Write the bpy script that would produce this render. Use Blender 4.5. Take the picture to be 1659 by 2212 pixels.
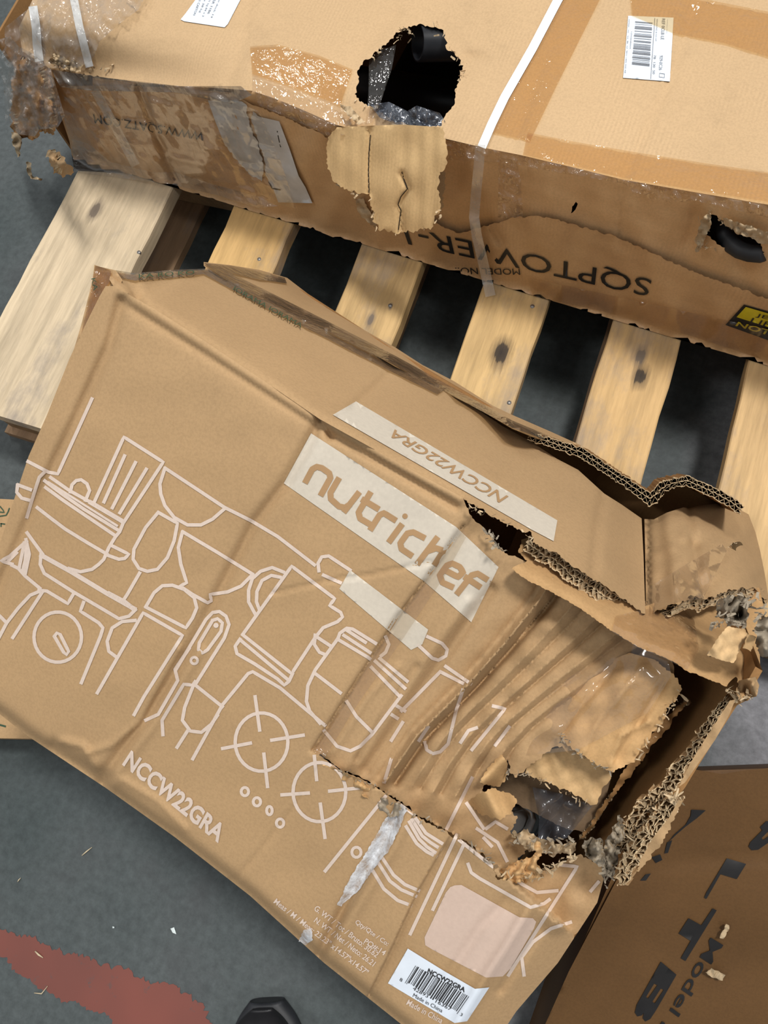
import bpy, bmesh, math, random
import numpy as np
from mathutils import Vector, Matrix
from mathutils.geometry import delaunay_2d_cdt
random.seed(7); RNG = np.random.default_rng(7)
for o in list(bpy.data.objects): bpy.data.objects.remove(o)
scene = bpy.context.scene
COL = scene.collection

# ------------------------------------------------------------------ camera
# world: X across the pallet boards, Y along the boards, Z up, floor at 0
DECK = .13
CAM = np.array([0., 0., .865 + DECK])
FPX, CX, CY = 1660., 829.5, 1106.
def _rot(p, r):
    cp, sp, cr, sr = math.cos(p), math.sin(p), math.cos(r), math.sin(r)
    fwd = np.array([0, cp, -sp]); right = np.array([1., 0, 0]); down = np.cross(fwd, right)
    return np.array([cr*right + sr*down, -sr*right + cr*down, fwd])
_az = math.radians(43.5)
_B = np.array([[math.cos(_az), -math.sin(_az), 0], [math.sin(_az), math.cos(_az), 0], [0, 0, 1.]])
ROT = _rot(math.radians(70.3), math.radians(25.2)) @ _B.T      # world -> camera (x right, y down, z forward)
cam_d = bpy.data.cameras.new('camera'); cam = bpy.data.objects.new('camera', cam_d); COL.objects.link(cam)
cam_d.sensor_fit = 'HORIZONTAL'; cam_d.sensor_width = 36; cam_d.lens = 36*FPX/1659; cam_d.clip_start = .01
M = Matrix.Identity(4)
for i in range(3):
    M[i][0] = ROT[0][i]; M[i][1] = -ROT[1][i]; M[i][2] = -ROT[2][i]; M[i][3] = CAM[i]
cam.matrix_world = M
scene.camera = cam

# ------------------------------------------------------------------ light
w = bpy.data.worlds.new('world'); scene.world = w; w.use_nodes = True
w.node_tree.nodes['Background'].inputs[0].default_value = (.92, .96, 1, 1)
w.node_tree.nodes['Background'].inputs[1].default_value = .35
def area(name, loc, target, size, power, color=(1, .975, .94), sy=None):
    l = bpy.data.lights.new(name, 'AREA'); l.energy = power; l.color = color; l.size = size
    if sy: l.shape = 'RECTANGLE'; l.size_y = sy
    o = bpy.data.objects.new(name, l); COL.objects.link(o); o.location = loc
    o.rotation_euler = (Vector(target) - Vector(loc)).to_track_quat('-Z', 'Y').to_euler()
    return o
area('overhead_light', (.8, 1.3, 4.8), (0, .3, .2), .6, 190, sy=.6)
area('overhead_light', (-2.3, 2.4, 4.8), (0, .3, .2), .5, 50, sy=1.2)  # unseen lamp, added for extra glints and softer shadows
area('overhead_light', (-2.4, -.9, 4.8), (0, .3, .2), .5, 40, sy=1.2)  # unseen lamp behind the lens, added as front fill
area('overhead_light', (2.8, -.7, 4.8), (0, .3, .2), .5, 30, sy=1.2)  # second unseen lamp added to fill the front faces
scene.view_settings.view_transform = 'Standard'; scene.view_settings.look = 'None'
scene.view_settings.exposure = .04; scene.view_settings.gamma = 1; scene.view_settings.use_curve_mapping = False

# ------------------------------------------------------------------ helpers
def rays(X, Y):
    d = np.stack([(np.asarray(X, float)-CX)/FPX, (np.asarray(Y, float)-CY)/FPX, np.ones_like(np.asarray(X, float))], -1)
    return d @ ROT
def project(P):
    q = (np.atleast_2d(P)-CAM) @ ROT.T
    return np.stack([CX+FPX*q[:, 0]/q[:, 2], CY+FPX*q[:, 1]/q[:, 2]], -1)
class Surf:
    """a real plane (origin, outward normal) with relief d(x,y); photo pixels are carried onto it"""
    def __init__(s, o, n, d=None, zmin=None):
        s.o = np.array(o, float); s.n = np.array(n, float)/np.linalg.norm(n); s.d = d; s.zmin = zmin
    def P(s, X, Y, e=0.):
        X = np.asarray(X, float); Y = np.asarray(Y, float)
        R = rays(X, Y); dd = (s.d(X, Y) if s.d else 0.) + e
        t = ((s.o-CAM) @ s.n + dd)/(R @ s.n)
        P = CAM + R*t[..., None]
        if s.zmin is not None:
            tz = (s.zmin-CAM[2])/R[..., 2]
            bad = P[..., 2] < s.zmin
            P = np.where(bad[..., None], CAM + R*tz[..., None], P)
        return P
    def one(s, x, y, e=0.): return s.P(np.array([x]), np.array([y]), e)[0]
def horiz(z): return Surf((0, 0, z), (0, 0, 1))
def smooth(a): a = np.clip(a, 0, 1); return a*a*(3-2*a)
def pdist(X, Y, poly):
    """distance, signed side (right hand of the walk positive in the picture), fraction along"""
    best = np.full(np.shape(X), 1e9); side = np.zeros(np.shape(X)); frac = np.zeros(np.shape(X))
    L = [math.dist(poly[i][:2], poly[i+1][:2]) for i in range(len(poly)-1)]; tot = sum(L); acc = 0
    for i in range(len(poly)-1):
        ax, ay = poly[i][:2]; bx, by = poly[i+1][:2]; dx, dy = bx-ax, by-ay; l2 = dx*dx+dy*dy+1e-9
        t = np.clip(((X-ax)*dx+(Y-ay)*dy)/l2, 0, 1)
        ex, ey = X-ax-t*dx, Y-ay-t*dy; dd = np.hypot(ex, ey)
        m = dd < best - 1e-9
        best = np.where(m, dd, best); side = np.where(m, np.sign(dx*ey-dy*ex + 1e-12)*dd, side)
        frac = np.where(m, (acc+t*L[i])/tot, frac); acc += L[i]
    return best, side, frac
def groove(X, Y, poly, amp, wd):
    d, s, f = pdist(X, Y, poly); return amp*np.exp(-(d/wd)**2)
def cusp(X, Y, poly, amp, wd):
    d, s, f = pdist(X, Y, poly); return amp*np.exp(-d/wd)
def wob(X, Y, sc, seed, n=6):
    r = np.random.default_rng(seed); out = 0
    for i in range(n):
        a = r.uniform(0, 6.28); k = 6.28/(sc*r.uniform(.6, 1.7)); out = out + np.sin((X*math.cos(a)+Y*math.sin(a))*k + r.uniform(0, 6.28))
    return out/n**.5
def streak(X, Y, sc, seed, ang=.6, ratio=5.):
    c, s = math.cos(ang), math.sin(ang); return np.abs(wob((X*c+Y*s)/ratio, (-X*s+Y*c), sc, seed))
def crumple(X, Y, sc, seed):
    return np.abs(wob(X, Y, sc, seed)) + .5*np.abs(wob(X, Y, sc*.45, seed+1)) - .8
def inside(X, Y, poly):
    r = np.zeros(np.shape(X), bool); n = len(poly)
    for i in range(n):
        x0, y0 = poly[i][:2]; x1, y1 = poly[(i+1) % n][:2]
        if y0 == y1: continue
        c = ((y0 > Y) != (y1 > Y)) & (X < (x1-x0)*(Y-y0)/(y1-y0)+x0); r ^= c
    return r
def resample(pts, sp=14, closed=True, fine=4.):
    """points (x, y) or (x, y, jag): the stretch that starts at a jag point is torn, amplitude in pixels"""
    out = []; n = len(pts); m = n if closed else n-1
    for i in range(m):
        a = pts[i]; b = pts[(i+1) % n]; jag = a[2] if len(a) > 2 else 0
        L = math.dist(a[:2], b[:2]); k = max(1, int(L/(fine if jag else sp)))
        nx, ny = -(b[1]-a[1])/(L+1e-9), (b[0]-a[0])/(L+1e-9); o = 0
        for j in range(k):
            t = j/k; 
            if jag and j: o = .55*o + random.uniform(-jag, jag)
            elif j == 0: o = 0
            out.append((a[0]+(b[0]-a[0])*t+nx*o, a[1]+(b[1]-a[1])*t+ny*o, 1 if jag else 0))
    if not closed: out.append((pts[-1][0], pts[-1][1], 0))
    return out
def cdt(loops, sp, ex=()):
    V = []; Ed = []
    for lp in loops:
        b = len(V); V += [(p[0], p[1]) for p in lp]; Ed += [(b+i, b+(i+1) % len(lp)) for i in range(len(lp))]
    A = np.array([p[:2] for p in loops[0]]); lo, hi = A.min(0), A.max(0)
    if sp:
        gx, gy = np.meshgrid(np.arange(lo[0], hi[0], sp), np.arange(lo[1], hi[1], sp*.866)); gx = gx.copy(); gx[1::2] += sp/2
        gx = gx.ravel(); gy = gy.ravel(); m = inside(gx, gy, loops[0])
        for h in loops[1:]: m &= ~inside(gx, gy, h)
        V += list(zip(gx[m], gy[m]))
    if len(ex):
        e_ = np.array(ex); m = inside(e_[:, 0], e_[:, 1], loops[0])
        for h in loops[1:]: m &= ~inside(e_[:, 0], e_[:, 1], h)
        V += [tuple(v) for v in e_[m]]
    vs, es, fs, *_ = delaunay_2d_cdt([Vector(v) for v in V], Ed, [], 0, 1e-4)
    vs = np.array([(v.x, v.y) for v in vs]); fs = np.array([f for f in fs if len(f) == 3])
    c = vs[fs].mean(1); m = inside(c[:, 0], c[:, 1], loops[0])
    for h in loops[1:]: m &= ~inside(c[:, 0], c[:, 1], h)
    return vs, fs[m]
class MB:
    def __init__(s): s.v = []; s.f = []; s.m = []; s.sm = []; s.n = 0
    def add(s, V, F, mat=0, sm=True):
        V = np.asarray(V, float); s.v.append(V)
        for f in F: s.f.append([int(i)+s.n for i in f]); s.m.append(mat); s.sm.append(sm)
        s.n += len(V)
    def box(s, c, sx, sy, sz, mat=0, rz=0):
        V = [];cs, sn = math.cos(rz), math.sin(rz)
        for z in (-1, 1):
            for y in (-1, 1):
                for x in (-1, 1):
                    a, b = x*sx/2, y*sy/2; V.append((c[0]+a*cs-b*sn, c[1]+a*sn+b*cs, c[2]+z*sz/2))
        s.add(V, [(0, 2, 3, 1), (4, 5, 7, 6), (0, 1, 5, 4), (2, 6, 7, 3), (0, 4, 6, 2), (1, 3, 7, 5)], mat, False)
    def slab(s, q, t, mat=0):
        q = np.array(q, float); n = np.cross(q[1]-q[0], q[2]-q[0]); n /= np.linalg.norm(n); k = len(q)
        s.add(np.vstack([q, q-n*t]), [tuple(range(k)), tuple(range(2*k-1, k-1, -1))]+[(i, i+k, (i+1) % k+k, (i+1) % k) for i in range(k)], mat, False)
    def tube(s, P, r, seg=10, mat=0, cap=True):
        P = [Vector(p) for p in P]; rr = r if isinstance(r, (list, tuple)) else [r]*len(P); V = []; F = []
        up = None
        for i, p in enumerate(P):
            t = (P[min(i+1, len(P)-1)]-P[max(i-1, 0)]).normalized()
            if up is None: up = t.orthogonal().normalized()
            up = (up - t*up.dot(t)).normalized(); b = t.cross(up)
            for k in range(seg):
                a = 2*math.pi*k/seg; V.append(p+(up*math.cos(a)+b*math.sin(a))*rr[i])
        for i in range(len(P)-1):
            for k in range(seg): F.append((i*seg+k, i*seg+(k+1) % seg, (i+1)*seg+(k+1) % seg, (i+1)*seg+k))
        if cap: F += [tuple(range(seg-1, -1, -1)), tuple((len(P)-1)*seg+k for k in range(seg))]
        s.add([tuple(v) for v in V], F, mat)
    def sheet(s, S, outline, e=0, sp=16, mat=0, holes=(), fine=4., t=0):
        loops = [resample(outline, sp, True, fine)]+[resample(h, sp, True, fine) for h in holes]
        vs, fs = cdt(loops, sp); P = S.P(vs[:, 0], vs[:, 1], e); s.add(P, orient(P, fs), mat)
        if t:
            Q = S.P(vs[:, 0], vs[:, 1], e-t); s.add(Q, orient(Q, fs)[:, ::-1], mat)
            for lp in loops:
                a = np.array([p[:2] for p in lp]); A = S.P(a[:, 0], a[:, 1], e); B = S.P(a[:, 0], a[:, 1], e-t); k = len(a)
                s.add(np.vstack([A, B]), [(i, (i+1) % k, (i+1) % k+k, i+k) for i in range(k)], mat, False)
    def stroke(s, S, pts, wd, e=.0007, mat=0, closed=False, sp=6):
        p = resample(list(pts), sp, closed); p = np.array([q[:2] for q in p]); k = len(p)
        if closed: p = np.vstack([p, p[:1]]); k += 1
        else:
            for a, b in ((0, 1), (-1, -2)):
                u = p[a]-p[b]; p[a] = p[a]+u/(np.hypot(*u)+1e-9)*wd*.35
        tg = np.zeros_like(p); tg[1:-1] = p[2:]-p[:-2]; tg[0] = p[1]-p[0]; tg[-1] = p[-1]-p[-2]
        if closed: tg[0] = tg[-1] = p[1]-p[-2]
        tg /= np.hypot(tg[:, 0], tg[:, 1])[:, None]+1e-9; nn = np.stack([-tg[:, 1], tg[:, 0]], 1)
        rows = [p+nn*wd*q for q in (-.5, 0, .5)]; A = np.vstack(rows); P = S.P(A[:, 0], A[:, 1], e); F = []
        for r in (0, 1):
            for i in range(k-1): F.append((r*k+i, r*k+i+1, (r+1)*k+i+1, (r+1)*k+i))
        s.add(P, orient(P, F), mat)
    def glyphs(s, S, txt, quad, e=.0008, mat=0, bold=0., shear=0):
        c = bpy.data.curves.new('t', 'FONT'); c.body = txt; c.offset = bold; c.resolution_u = 3; c.shear = shear
        o = bpy.data.objects.new('t', c); COL.objects.link(o); bpy.context.view_layer.update()
        me = o.evaluated_get(bpy.context.evaluated_depsgraph_get()).to_mesh()
        b = bmesh.new(); b.from_mesh(me); bmesh.ops.triangulate(b, faces=b.faces[:])
        V = np.array([v.co[:2] for v in b.verts]); F = [tuple(v.index for v in f.verts) for f in b.faces]; b.free()
        bpy.data.objects.remove(o); bpy.data.curves.remove(c)
        lo, hi = V.min(0), V.max(0); uv = (V-lo)/(hi-lo)
        TL, TR, BR, BL = [np.array(q, float) for q in quad]; u = uv[:, :1]; v = uv[:, 1:]
        A = (BL*(1-u)+BR*u)*(1-v)+(TL*(1-u)+TR*u)*v
        P = S.P(A[:, 0], A[:, 1], e); s.add(P, orient(P, F), mat)
    def make(s, name, mats, parent=None, base=(0, 0, 0), kind=None, label=None):
        me = bpy.data.meshes.new(name); V = np.vstack(s.v)-np.array(base) if s.v else np.zeros((0, 3))
        me.from_pydata(V.tolist(), [], s.f)
        for m in (mats if isinstance(mats, (list, tuple)) else [mats]): me.materials.append(m)
        me.polygons.foreach_set('material_index', s.m); me.polygons.foreach_set('use_smooth', s.sm); me.update()
        o = bpy.data.objects.new(name, me); COL.objects.link(o)
        if parent: o.parent = parent
        if kind: o['kind'] = kind
        if label: o['label'] = label
        return o
def orient(P, F):
    """wind the faces so that they look towards the open side (the lens side)"""
    F = np.array(F)
    if len(F) == 0: return F
    c = P[F].mean(1); n = np.cross(P[F[:, 1]]-P[F[:, 0]], P[F[:, 2]]-P[F[:, 0]]); flip = ((CAM-c)*n).sum(1) < 0
    F = F.copy(); F[flip] = F[flip][:, ::-1]; return F
def panel(S, outline, t=.005, sp=12, holes=(), rows=1, pitch=11, depth=16, flute=True, fine=4., extra=()):
    """a sheet of corrugated board: two liners, closed cut edges (material 1), open fluted core (material 2) where torn"""
    mb = MB(); loops = [resample(outline, sp, True, fine)]+[resample(h, sp, True, fine) for h in holes]
    ex = []
    for ln in extra:
        q = np.array([r[:2] for r in resample([r[:2] for r in ln], 6, False)]); tg = np.gradient(q, axis=0); tg /= np.hypot(tg[:, 0], tg[:, 1])[:, None]+1e-9; nn = np.stack([-tg[:, 1], tg[:, 0]], 1)
        for o in (-5, -2.2, 0, 2.2, 5): ex += [tuple(v) for v in q+nn*o]
    vs, fs = cdt(loops, sp, ex)
    P = S.P(vs[:, 0], vs[:, 1]); Q = S.P(vs[:, 0], vs[:, 1], -t); F = orient(P, fs)
    mb.add(P, F, 0); mb.add(Q, F[:, ::-1], 0)
    for li, lp in enumerate(loops):
        a = np.array([p[:2] for p in lp]); fl = [p[2] for p in lp]; k = len(a)
        A = S.P(a[:, 0], a[:, 1]); B = S.P(a[:, 0], a[:, 1], -t)
        mb.add(np.vstack([A, B]), [(i, (i+1) % k, (i+1) % k+k, i+k) for i in range(k) if not (fl[i] and flute)], 1, False)
        if not flute: continue
        ar = sum(a[i][0]*a[(i+1) % k][1]-a[(i+1) % k][0]*a[i][1] for i in range(k)); sg = 1 if ar > 0 else -1
        if li: sg = -sg
        i = 0
        if all(fl): runs = [list(range(k))+[0]]
        else:
            st = next(i for i in range(k) if not fl[i]); runs = []; cur = []
            for j in range(1, k+1):
                ii = (st+j) % k
                if fl[ii]: cur.append(ii)
                elif cur: runs.append(cur+[ii]); cur = []
            if cur: runs.append(cur)
        for r in runs:
            if len(r) < 2: continue
            p = a[r]; seg = np.hypot(*(p[1:]-p[:-1]).T); ss = np.concatenate([[0], np.cumsum(seg)])
            m = max(3, int(ss[-1]/2.2)); sv = np.linspace(0, ss[-1], m); x = np.interp(sv, ss, p[:, 0]); y = np.interp(sv, ss, p[:, 1])
            px = np.convolve(np.pad(x, 6, 'edge'), np.ones(13)/13, 'valid'); py = np.convolve(np.pad(y, 6, 'edge'), np.ones(13)/13, 'valid')
            tx, ty = np.gradient(px), np.gradient(py); l = np.hypot(tx, ty)+1e-9; nx, ny = -ty/l*sg, tx/l*sg
            for rw in range(rows):
                ph = sv/pitch*6.283 + rw*1.9 + .9*np.sin(sv/37.)
                tri = np.arcsin(np.sin(ph))/math.pi+.5
                off = -(t/rows)*(rw+.05+.9*tri)
                E0 = S.P(x+nx*1.2, y+ny*1.2, off); E1 = S.P(x+nx*depth, y+ny*depth, off)
                mb.add(np.vstack([E0, E1]), [(i, i+1, i+1+m, i+m) for i in range(m-1)], 2, False)
                if rw:
                    o2 = np.full(m, -t*rw/rows); E0 = S.P(x+nx*.8, y+ny*.8, o2); E1 = S.P(x+nx*depth, y+ny*depth, o2)
                    mb.add(np.vstack([E0, E1]), [(i, i+1, i+1+m, i+m) for i in range(m-1)], 2, False)
    return mb
def fringe(mb, S, path, n, size, e=(0, .008), spread=10, mat=0, seed=1):
    """small curled shreds of torn liner along a path"""
    r = random.Random(seed); p = np.array([q[:2] for q in resample([q[:2] for q in path], 3, False)])
    for i in range(int(n*.55)):
        c = p[r.randrange(len(p))] + np.array([r.gauss(0, spread), r.gauss(0, spread)]); C = S.one(c[0], c[1], r.uniform(*e))
        L = size*r.uniform(.4, 1.5)*.00034; W = L*r.uniform(.15, .5)
        a = Vector((r.gauss(0, 1), r.gauss(0, 1), r.gauss(0, .8))).normalized(); b = a.cross(Vector((r.gauss(0, 1), r.gauss(0, 1), r.gauss(0, 1)))).normalized(); c3 = a.cross(b)
        V = []; k = 4; cur = r.uniform(-2.4, 2.4)
        for j in range(k):
            u = j/(k-1)-.5; ang = cur*u; q = a*(L*math.sin(ang)/cur if abs(cur) > .05 else L*u)*2*.5 + c3*(L*(1-math.cos(ang))/cur if abs(cur) > .05 else 0)
            ww = W*(1-.7*abs(u))*r.uniform(.6, 1.1)
            V += [tuple(Vector(C)+q+b*ww*.5+c3*r.uniform(-.15, .15)*W), tuple(Vector(C)+q-b*ww*.5+c3*r.uniform(-.15, .15)*W)]
        mb.add(V, [(2*j, 2*j+1, 2*j+3, 2*j+2) for j in range(k-1)], mat, False)
def edge_band(mb, S, lo, hi, dv, rows=2, pitch=11, mats=(0, 2), off=None, rough=0.):
    """the cut edge of a board seen end on: liners with a fluted core between, running back along dv"""
    n = 0
    def samp(pl, m):
        p = np.array([q[:2] for q in pl], float); s = np.concatenate([[0], np.cumsum(np.hypot(*(p[1:]-p[:-1]).T))]); sv = np.linspace(0, s[-1], m); return np.stack([np.interp(sv, s, p[:, 0]), np.interp(sv, s, p[:, 1])], 1), s[-1]
    _, L = samp(lo, 2); m = int(L/2); a, _ = samp(lo, m); c, _ = samp(hi, m); sv = np.linspace(0, L, m); dv = np.array(dv)
    A = S.P(a[:, 0], a[:, 1]); C = S.P(c[:, 0], c[:, 1])
    if off is not None: A = C+np.array(off)
    jt = rough*np.random.default_rng(int(L)).normal(size=(m, 3)); jt = (jt+np.roll(jt, 1, 0)+np.roll(jt, 2, 0)); A = A+jt; C = C+np.roll(jt, 5, 0)
    def strip(E, mat, th=0): mb.add(np.vstack([E, E+dv]), [(i, i+1, i+1+m, i+m) for i in range(m-1)], mat, False)
    for r in range(rows+1):
        for k in (0, .07): h = min(1, max(0, r/rows+k*(1 if r < rows else -1))); strip(A*(1-h)+C*h, mats[0])
        h0 = r/rows; h1 = h0+.07 if r < rows else h0-.07
        mb.add(np.vstack([A*(1-h0)+C*h0, A*(1-h1)+C*h1]), [(i, i+1, i+1+m, i+m) for i in range(m-1)], mats[1], False)
    for r in range(rows):
        ph = sv/pitch*6.283+r*2.1+.8*np.sin(sv/31.); tri = (np.arcsin(np.sin(ph))/math.pi+.5)*.86+.07
        for k in (-.045, .045):
            h = ((r+tri+k)/rows)[:, None]; E = A*(1-h)+C*h; strip(E, mats[1])
        h0 = ((r+tri-.045)/rows)[:, None]; h1 = ((r+tri+.045)/rows)[:, None]
        mb.add(np.vstack([A*(1-h0)+C*h0, A*(1-h1)+C*h1]), [(i, i+1, i+1+m, i+m) for i in range(m-1)], mats[1], False)
def thing(name, label, cat, loc=(0, 0, 0), group=None):
    o = bpy.data.objects.new(name, None); COL.objects.link(o); o.location = loc; o.empty_display_size = .05
    o['label'] = label; o['category'] = cat
    if group: o['group'] = group
    return o
def tag(o, label, cat, group=None):
    o['label'] = label; o['category'] = cat
    if group: o['group'] = group
    return o

# ------------------------------------------------------------------ materials
def nodes(name):
    m = bpy.data.materials.new(name); m.use_nodes = True; nt = m.node_tree; b = nt.nodes['Principled BSDF']
    return m, nt, b
def ramp(nt, fac, stops):
    r = nt.nodes.new('ShaderNodeValToRGB'); e = r.color_ramp.elements
    while len(e) > 1: e.remove(e[-1])
    e[0].position = stops[0][0]; e[0].color = (*stops[0][1], 1)
    for p, c in stops[1:]: k = e.new(p); k.color = (*c, 1)
    nt.links.new(fac, r.inputs[0]); return r.outputs[0]
def noise(nt, scale, detail=4, rough=.6, vec=None, stretch=None, rot=None):
    tc = nt.nodes.new('ShaderNodeTexCoord'); v = vec or tc.outputs['Object']
    if stretch:
        mp = nt.nodes.new('ShaderNodeMapping'); mp.inputs['Scale'].default_value = stretch
        if rot: mp.inputs['Rotation'].default_value = rot
        nt.links.new(v, mp.inputs[0]); v = mp.outputs[0]
    n = nt.nodes.new('ShaderNodeTexNoise'); n.inputs['Scale'].default_value = scale; n.inputs['Detail'].default_value = detail; n.inputs['Roughness'].default_value = rough
    nt.links.new(v, n.inputs['Vector']); return n.outputs['Fac']
def mix(nt, fac, a, b, mode='MIX'):
    m = nt.nodes.new('ShaderNodeMix'); m.data_type = 'RGBA'; m.blend_type = mode
    for i, v in ((0, fac), (6, a), (7, b)):
        if isinstance(v, (int, float)): m.inputs[i].default_value = v
        elif isinstance(v, tuple): m.inputs[i].default_value = (*v, 1)
        else: nt.links.new(v, m.inputs[i])
    return m.outputs[2]
def bump(nt, b, h, strength=.2, dist=.002):
    n = nt.nodes.new('ShaderNodeBump'); n.inputs['Strength'].default_value = strength; n.inputs['Distance'].default_value = dist
    nt.links.new(h, n.inputs['Height']); nt.links.new(n.outputs[0], b.inputs['Normal'])
def S2L(r, g, b): return tuple(((c/255+.055)/1.055)**2.4 if c > 10 else c/255/12.92 for c in (r, g, b))
def board(name, col, var=.12, rough=.75, flutes=0, rot=0, dirt=0., coat=0., fscale=230):
    m, nt, b = nodes(name); dk = tuple(c*(1-var) for c in col); lt = tuple(min(1, c*(1+var)) for c in col)
    big = noise(nt, 7, 4, .6); c = ramp(nt, big, [(.3, dk), (.7, lt)])
    sp = noise(nt, 420, 2, .7); c = mix(nt, .2, c, ramp(nt, sp, [(.35, (.62, .62, .62)), (.6, (1.15, 1.15, 1.15))]), 'MULTIPLY')
    if flutes:
        tc = nt.nodes.new('ShaderNodeTexCoord'); wv = nt.nodes.new('ShaderNodeTexWave'); mp = nt.nodes.new('ShaderNodeMapping')
        mp.inputs['Rotation'].default_value = (0, 0, rot); nt.links.new(tc.outputs['Object'], mp.inputs[0]); nt.links.new(mp.outputs[0], wv.inputs[0])
        wv.inputs['Scale'].default_value = fscale/6.28*2; wv.inputs['Distortion'].default_value = .6; wv.inputs['Detail'].default_value = 1
        pt = noise(nt, 14, 3, .6); f = mix(nt, flutes, (1, 1, 1), ramp(nt, wv.outputs['Fac'], [(.2, (.75, .75, .75)), (.7, (1, 1, 1))]))
        f = mix(nt, ramp(nt, pt, [(.45, (0, 0, 0)), (.65, (1, 1, 1))]), (1, 1, 1), f)
        c = mix(nt, 1, c, f, 'MULTIPLY')
    if dirt:
        dn = noise(nt, 11, 7, .72); c = mix(nt, ramp(nt, dn, [(.56, (0, 0, 0)), (.72, (dirt, dirt, dirt))]), c, tuple(v*.45 for v in col))
    nt.links.new(c, b.inputs['Base Color']); b.inputs['Roughness'].default_value = rough; b.inputs['Specular IOR Level'].default_value = .25
    b.inputs['Coat Weight'].default_value = coat; b.inputs['Coat Roughness'].default_value = .3
    bump(nt, b, noise(nt, 300, 3, .6), .12, .0008)
    return m
def flat(name, col, rough=.6, var=.1, metal=0, spec=.4, scale=60):
    m, nt, b = nodes(name); n = noise(nt, scale, 4, .6)
    nt.links.new(ramp(nt, n, [(.3, tuple(c*(1-var) for c in col)), (.7, tuple(min(1, c*(1+var)) for c in col))]), b.inputs['Base Color'])
    b.inputs['Roughness'].default_value = rough; b.inputs['Metallic'].default_value = metal; b.inputs['Specular IOR Level'].default_value = spec
    return m
def film(name, tint=(1, 1, 1), haze=.12, hazecol=(.8, .78, .75), rough=.12, gloss=.9, bscale=60, bst=.5):
    m, nt, b = nodes(name); nt.nodes.remove(b); out = nt.nodes['Material Output']
    tr = nt.nodes.new('ShaderNodeBsdfTransparent'); tr.inputs[0].default_value = (*tint, 1)
    df = nt.nodes.new('ShaderNodeBsdfDiffuse'); df.inputs[0].default_value = (*hazecol, 1)
    gl = nt.nodes.new('ShaderNodeBsdfGlossy'); gl.inputs['Roughness'].default_value = rough; gl.inputs[0].default_value = (gloss, gloss, gloss, 1)
    bn = nt.nodes.new('ShaderNodeBump'); bn.inputs['Strength'].default_value = bst; bn.inputs['Distance'].default_value = .004
    nt.links.new(noise(nt, bscale, 3, .6, None, (1, 1, .3), (.5, .3, .6)), bn.inputs['Height']); nt.links.new(bn.outputs[0], gl.inputs['Normal'])
    lw = nt.nodes.new('ShaderNodeLayerWeight'); nt.links.new(bn.outputs[0], lw.inputs['Normal']); lw.inputs[0].default_value = .5
    pw = nt.nodes.new('ShaderNodeMath'); pw.operation = 'POWER'; nt.links.new(lw.outputs['Facing'], pw.inputs[0]); pw.inputs[1].default_value = 3
    fr = nt.nodes.new('ShaderNodeMath'); fr.operation = 'MULTIPLY_ADD'; nt.links.new(pw.outputs[0], fr.inputs[0]); fr.inputs[1].default_value = .6; fr.inputs[2].default_value = .07
    hz = noise(nt, 25, 4, .7); mr = nt.nodes.new('ShaderNodeMapRange'); nt.links.new(hz, mr.inputs[0]); mr.inputs[3].default_value = 0; mr.inputs[4].default_value = haze*2
    a = nt.nodes.new('ShaderNodeMixShader'); nt.links.new(mr.outputs[0], a.inputs[0]); nt.links.new(tr.outputs[0], a.inputs[1]); nt.links.new(df.outputs[0], a.inputs[2])
    c = nt.nodes.new('ShaderNodeMixShader'); nt.links.new(fr.outputs[0], c.inputs[0]); nt.links.new(a.outputs[0], c.inputs[1]); nt.links.new(gl.outputs[0], c.inputs[2])
    nt.links.new(c.outputs[0], out.inputs[0]); return m
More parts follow.
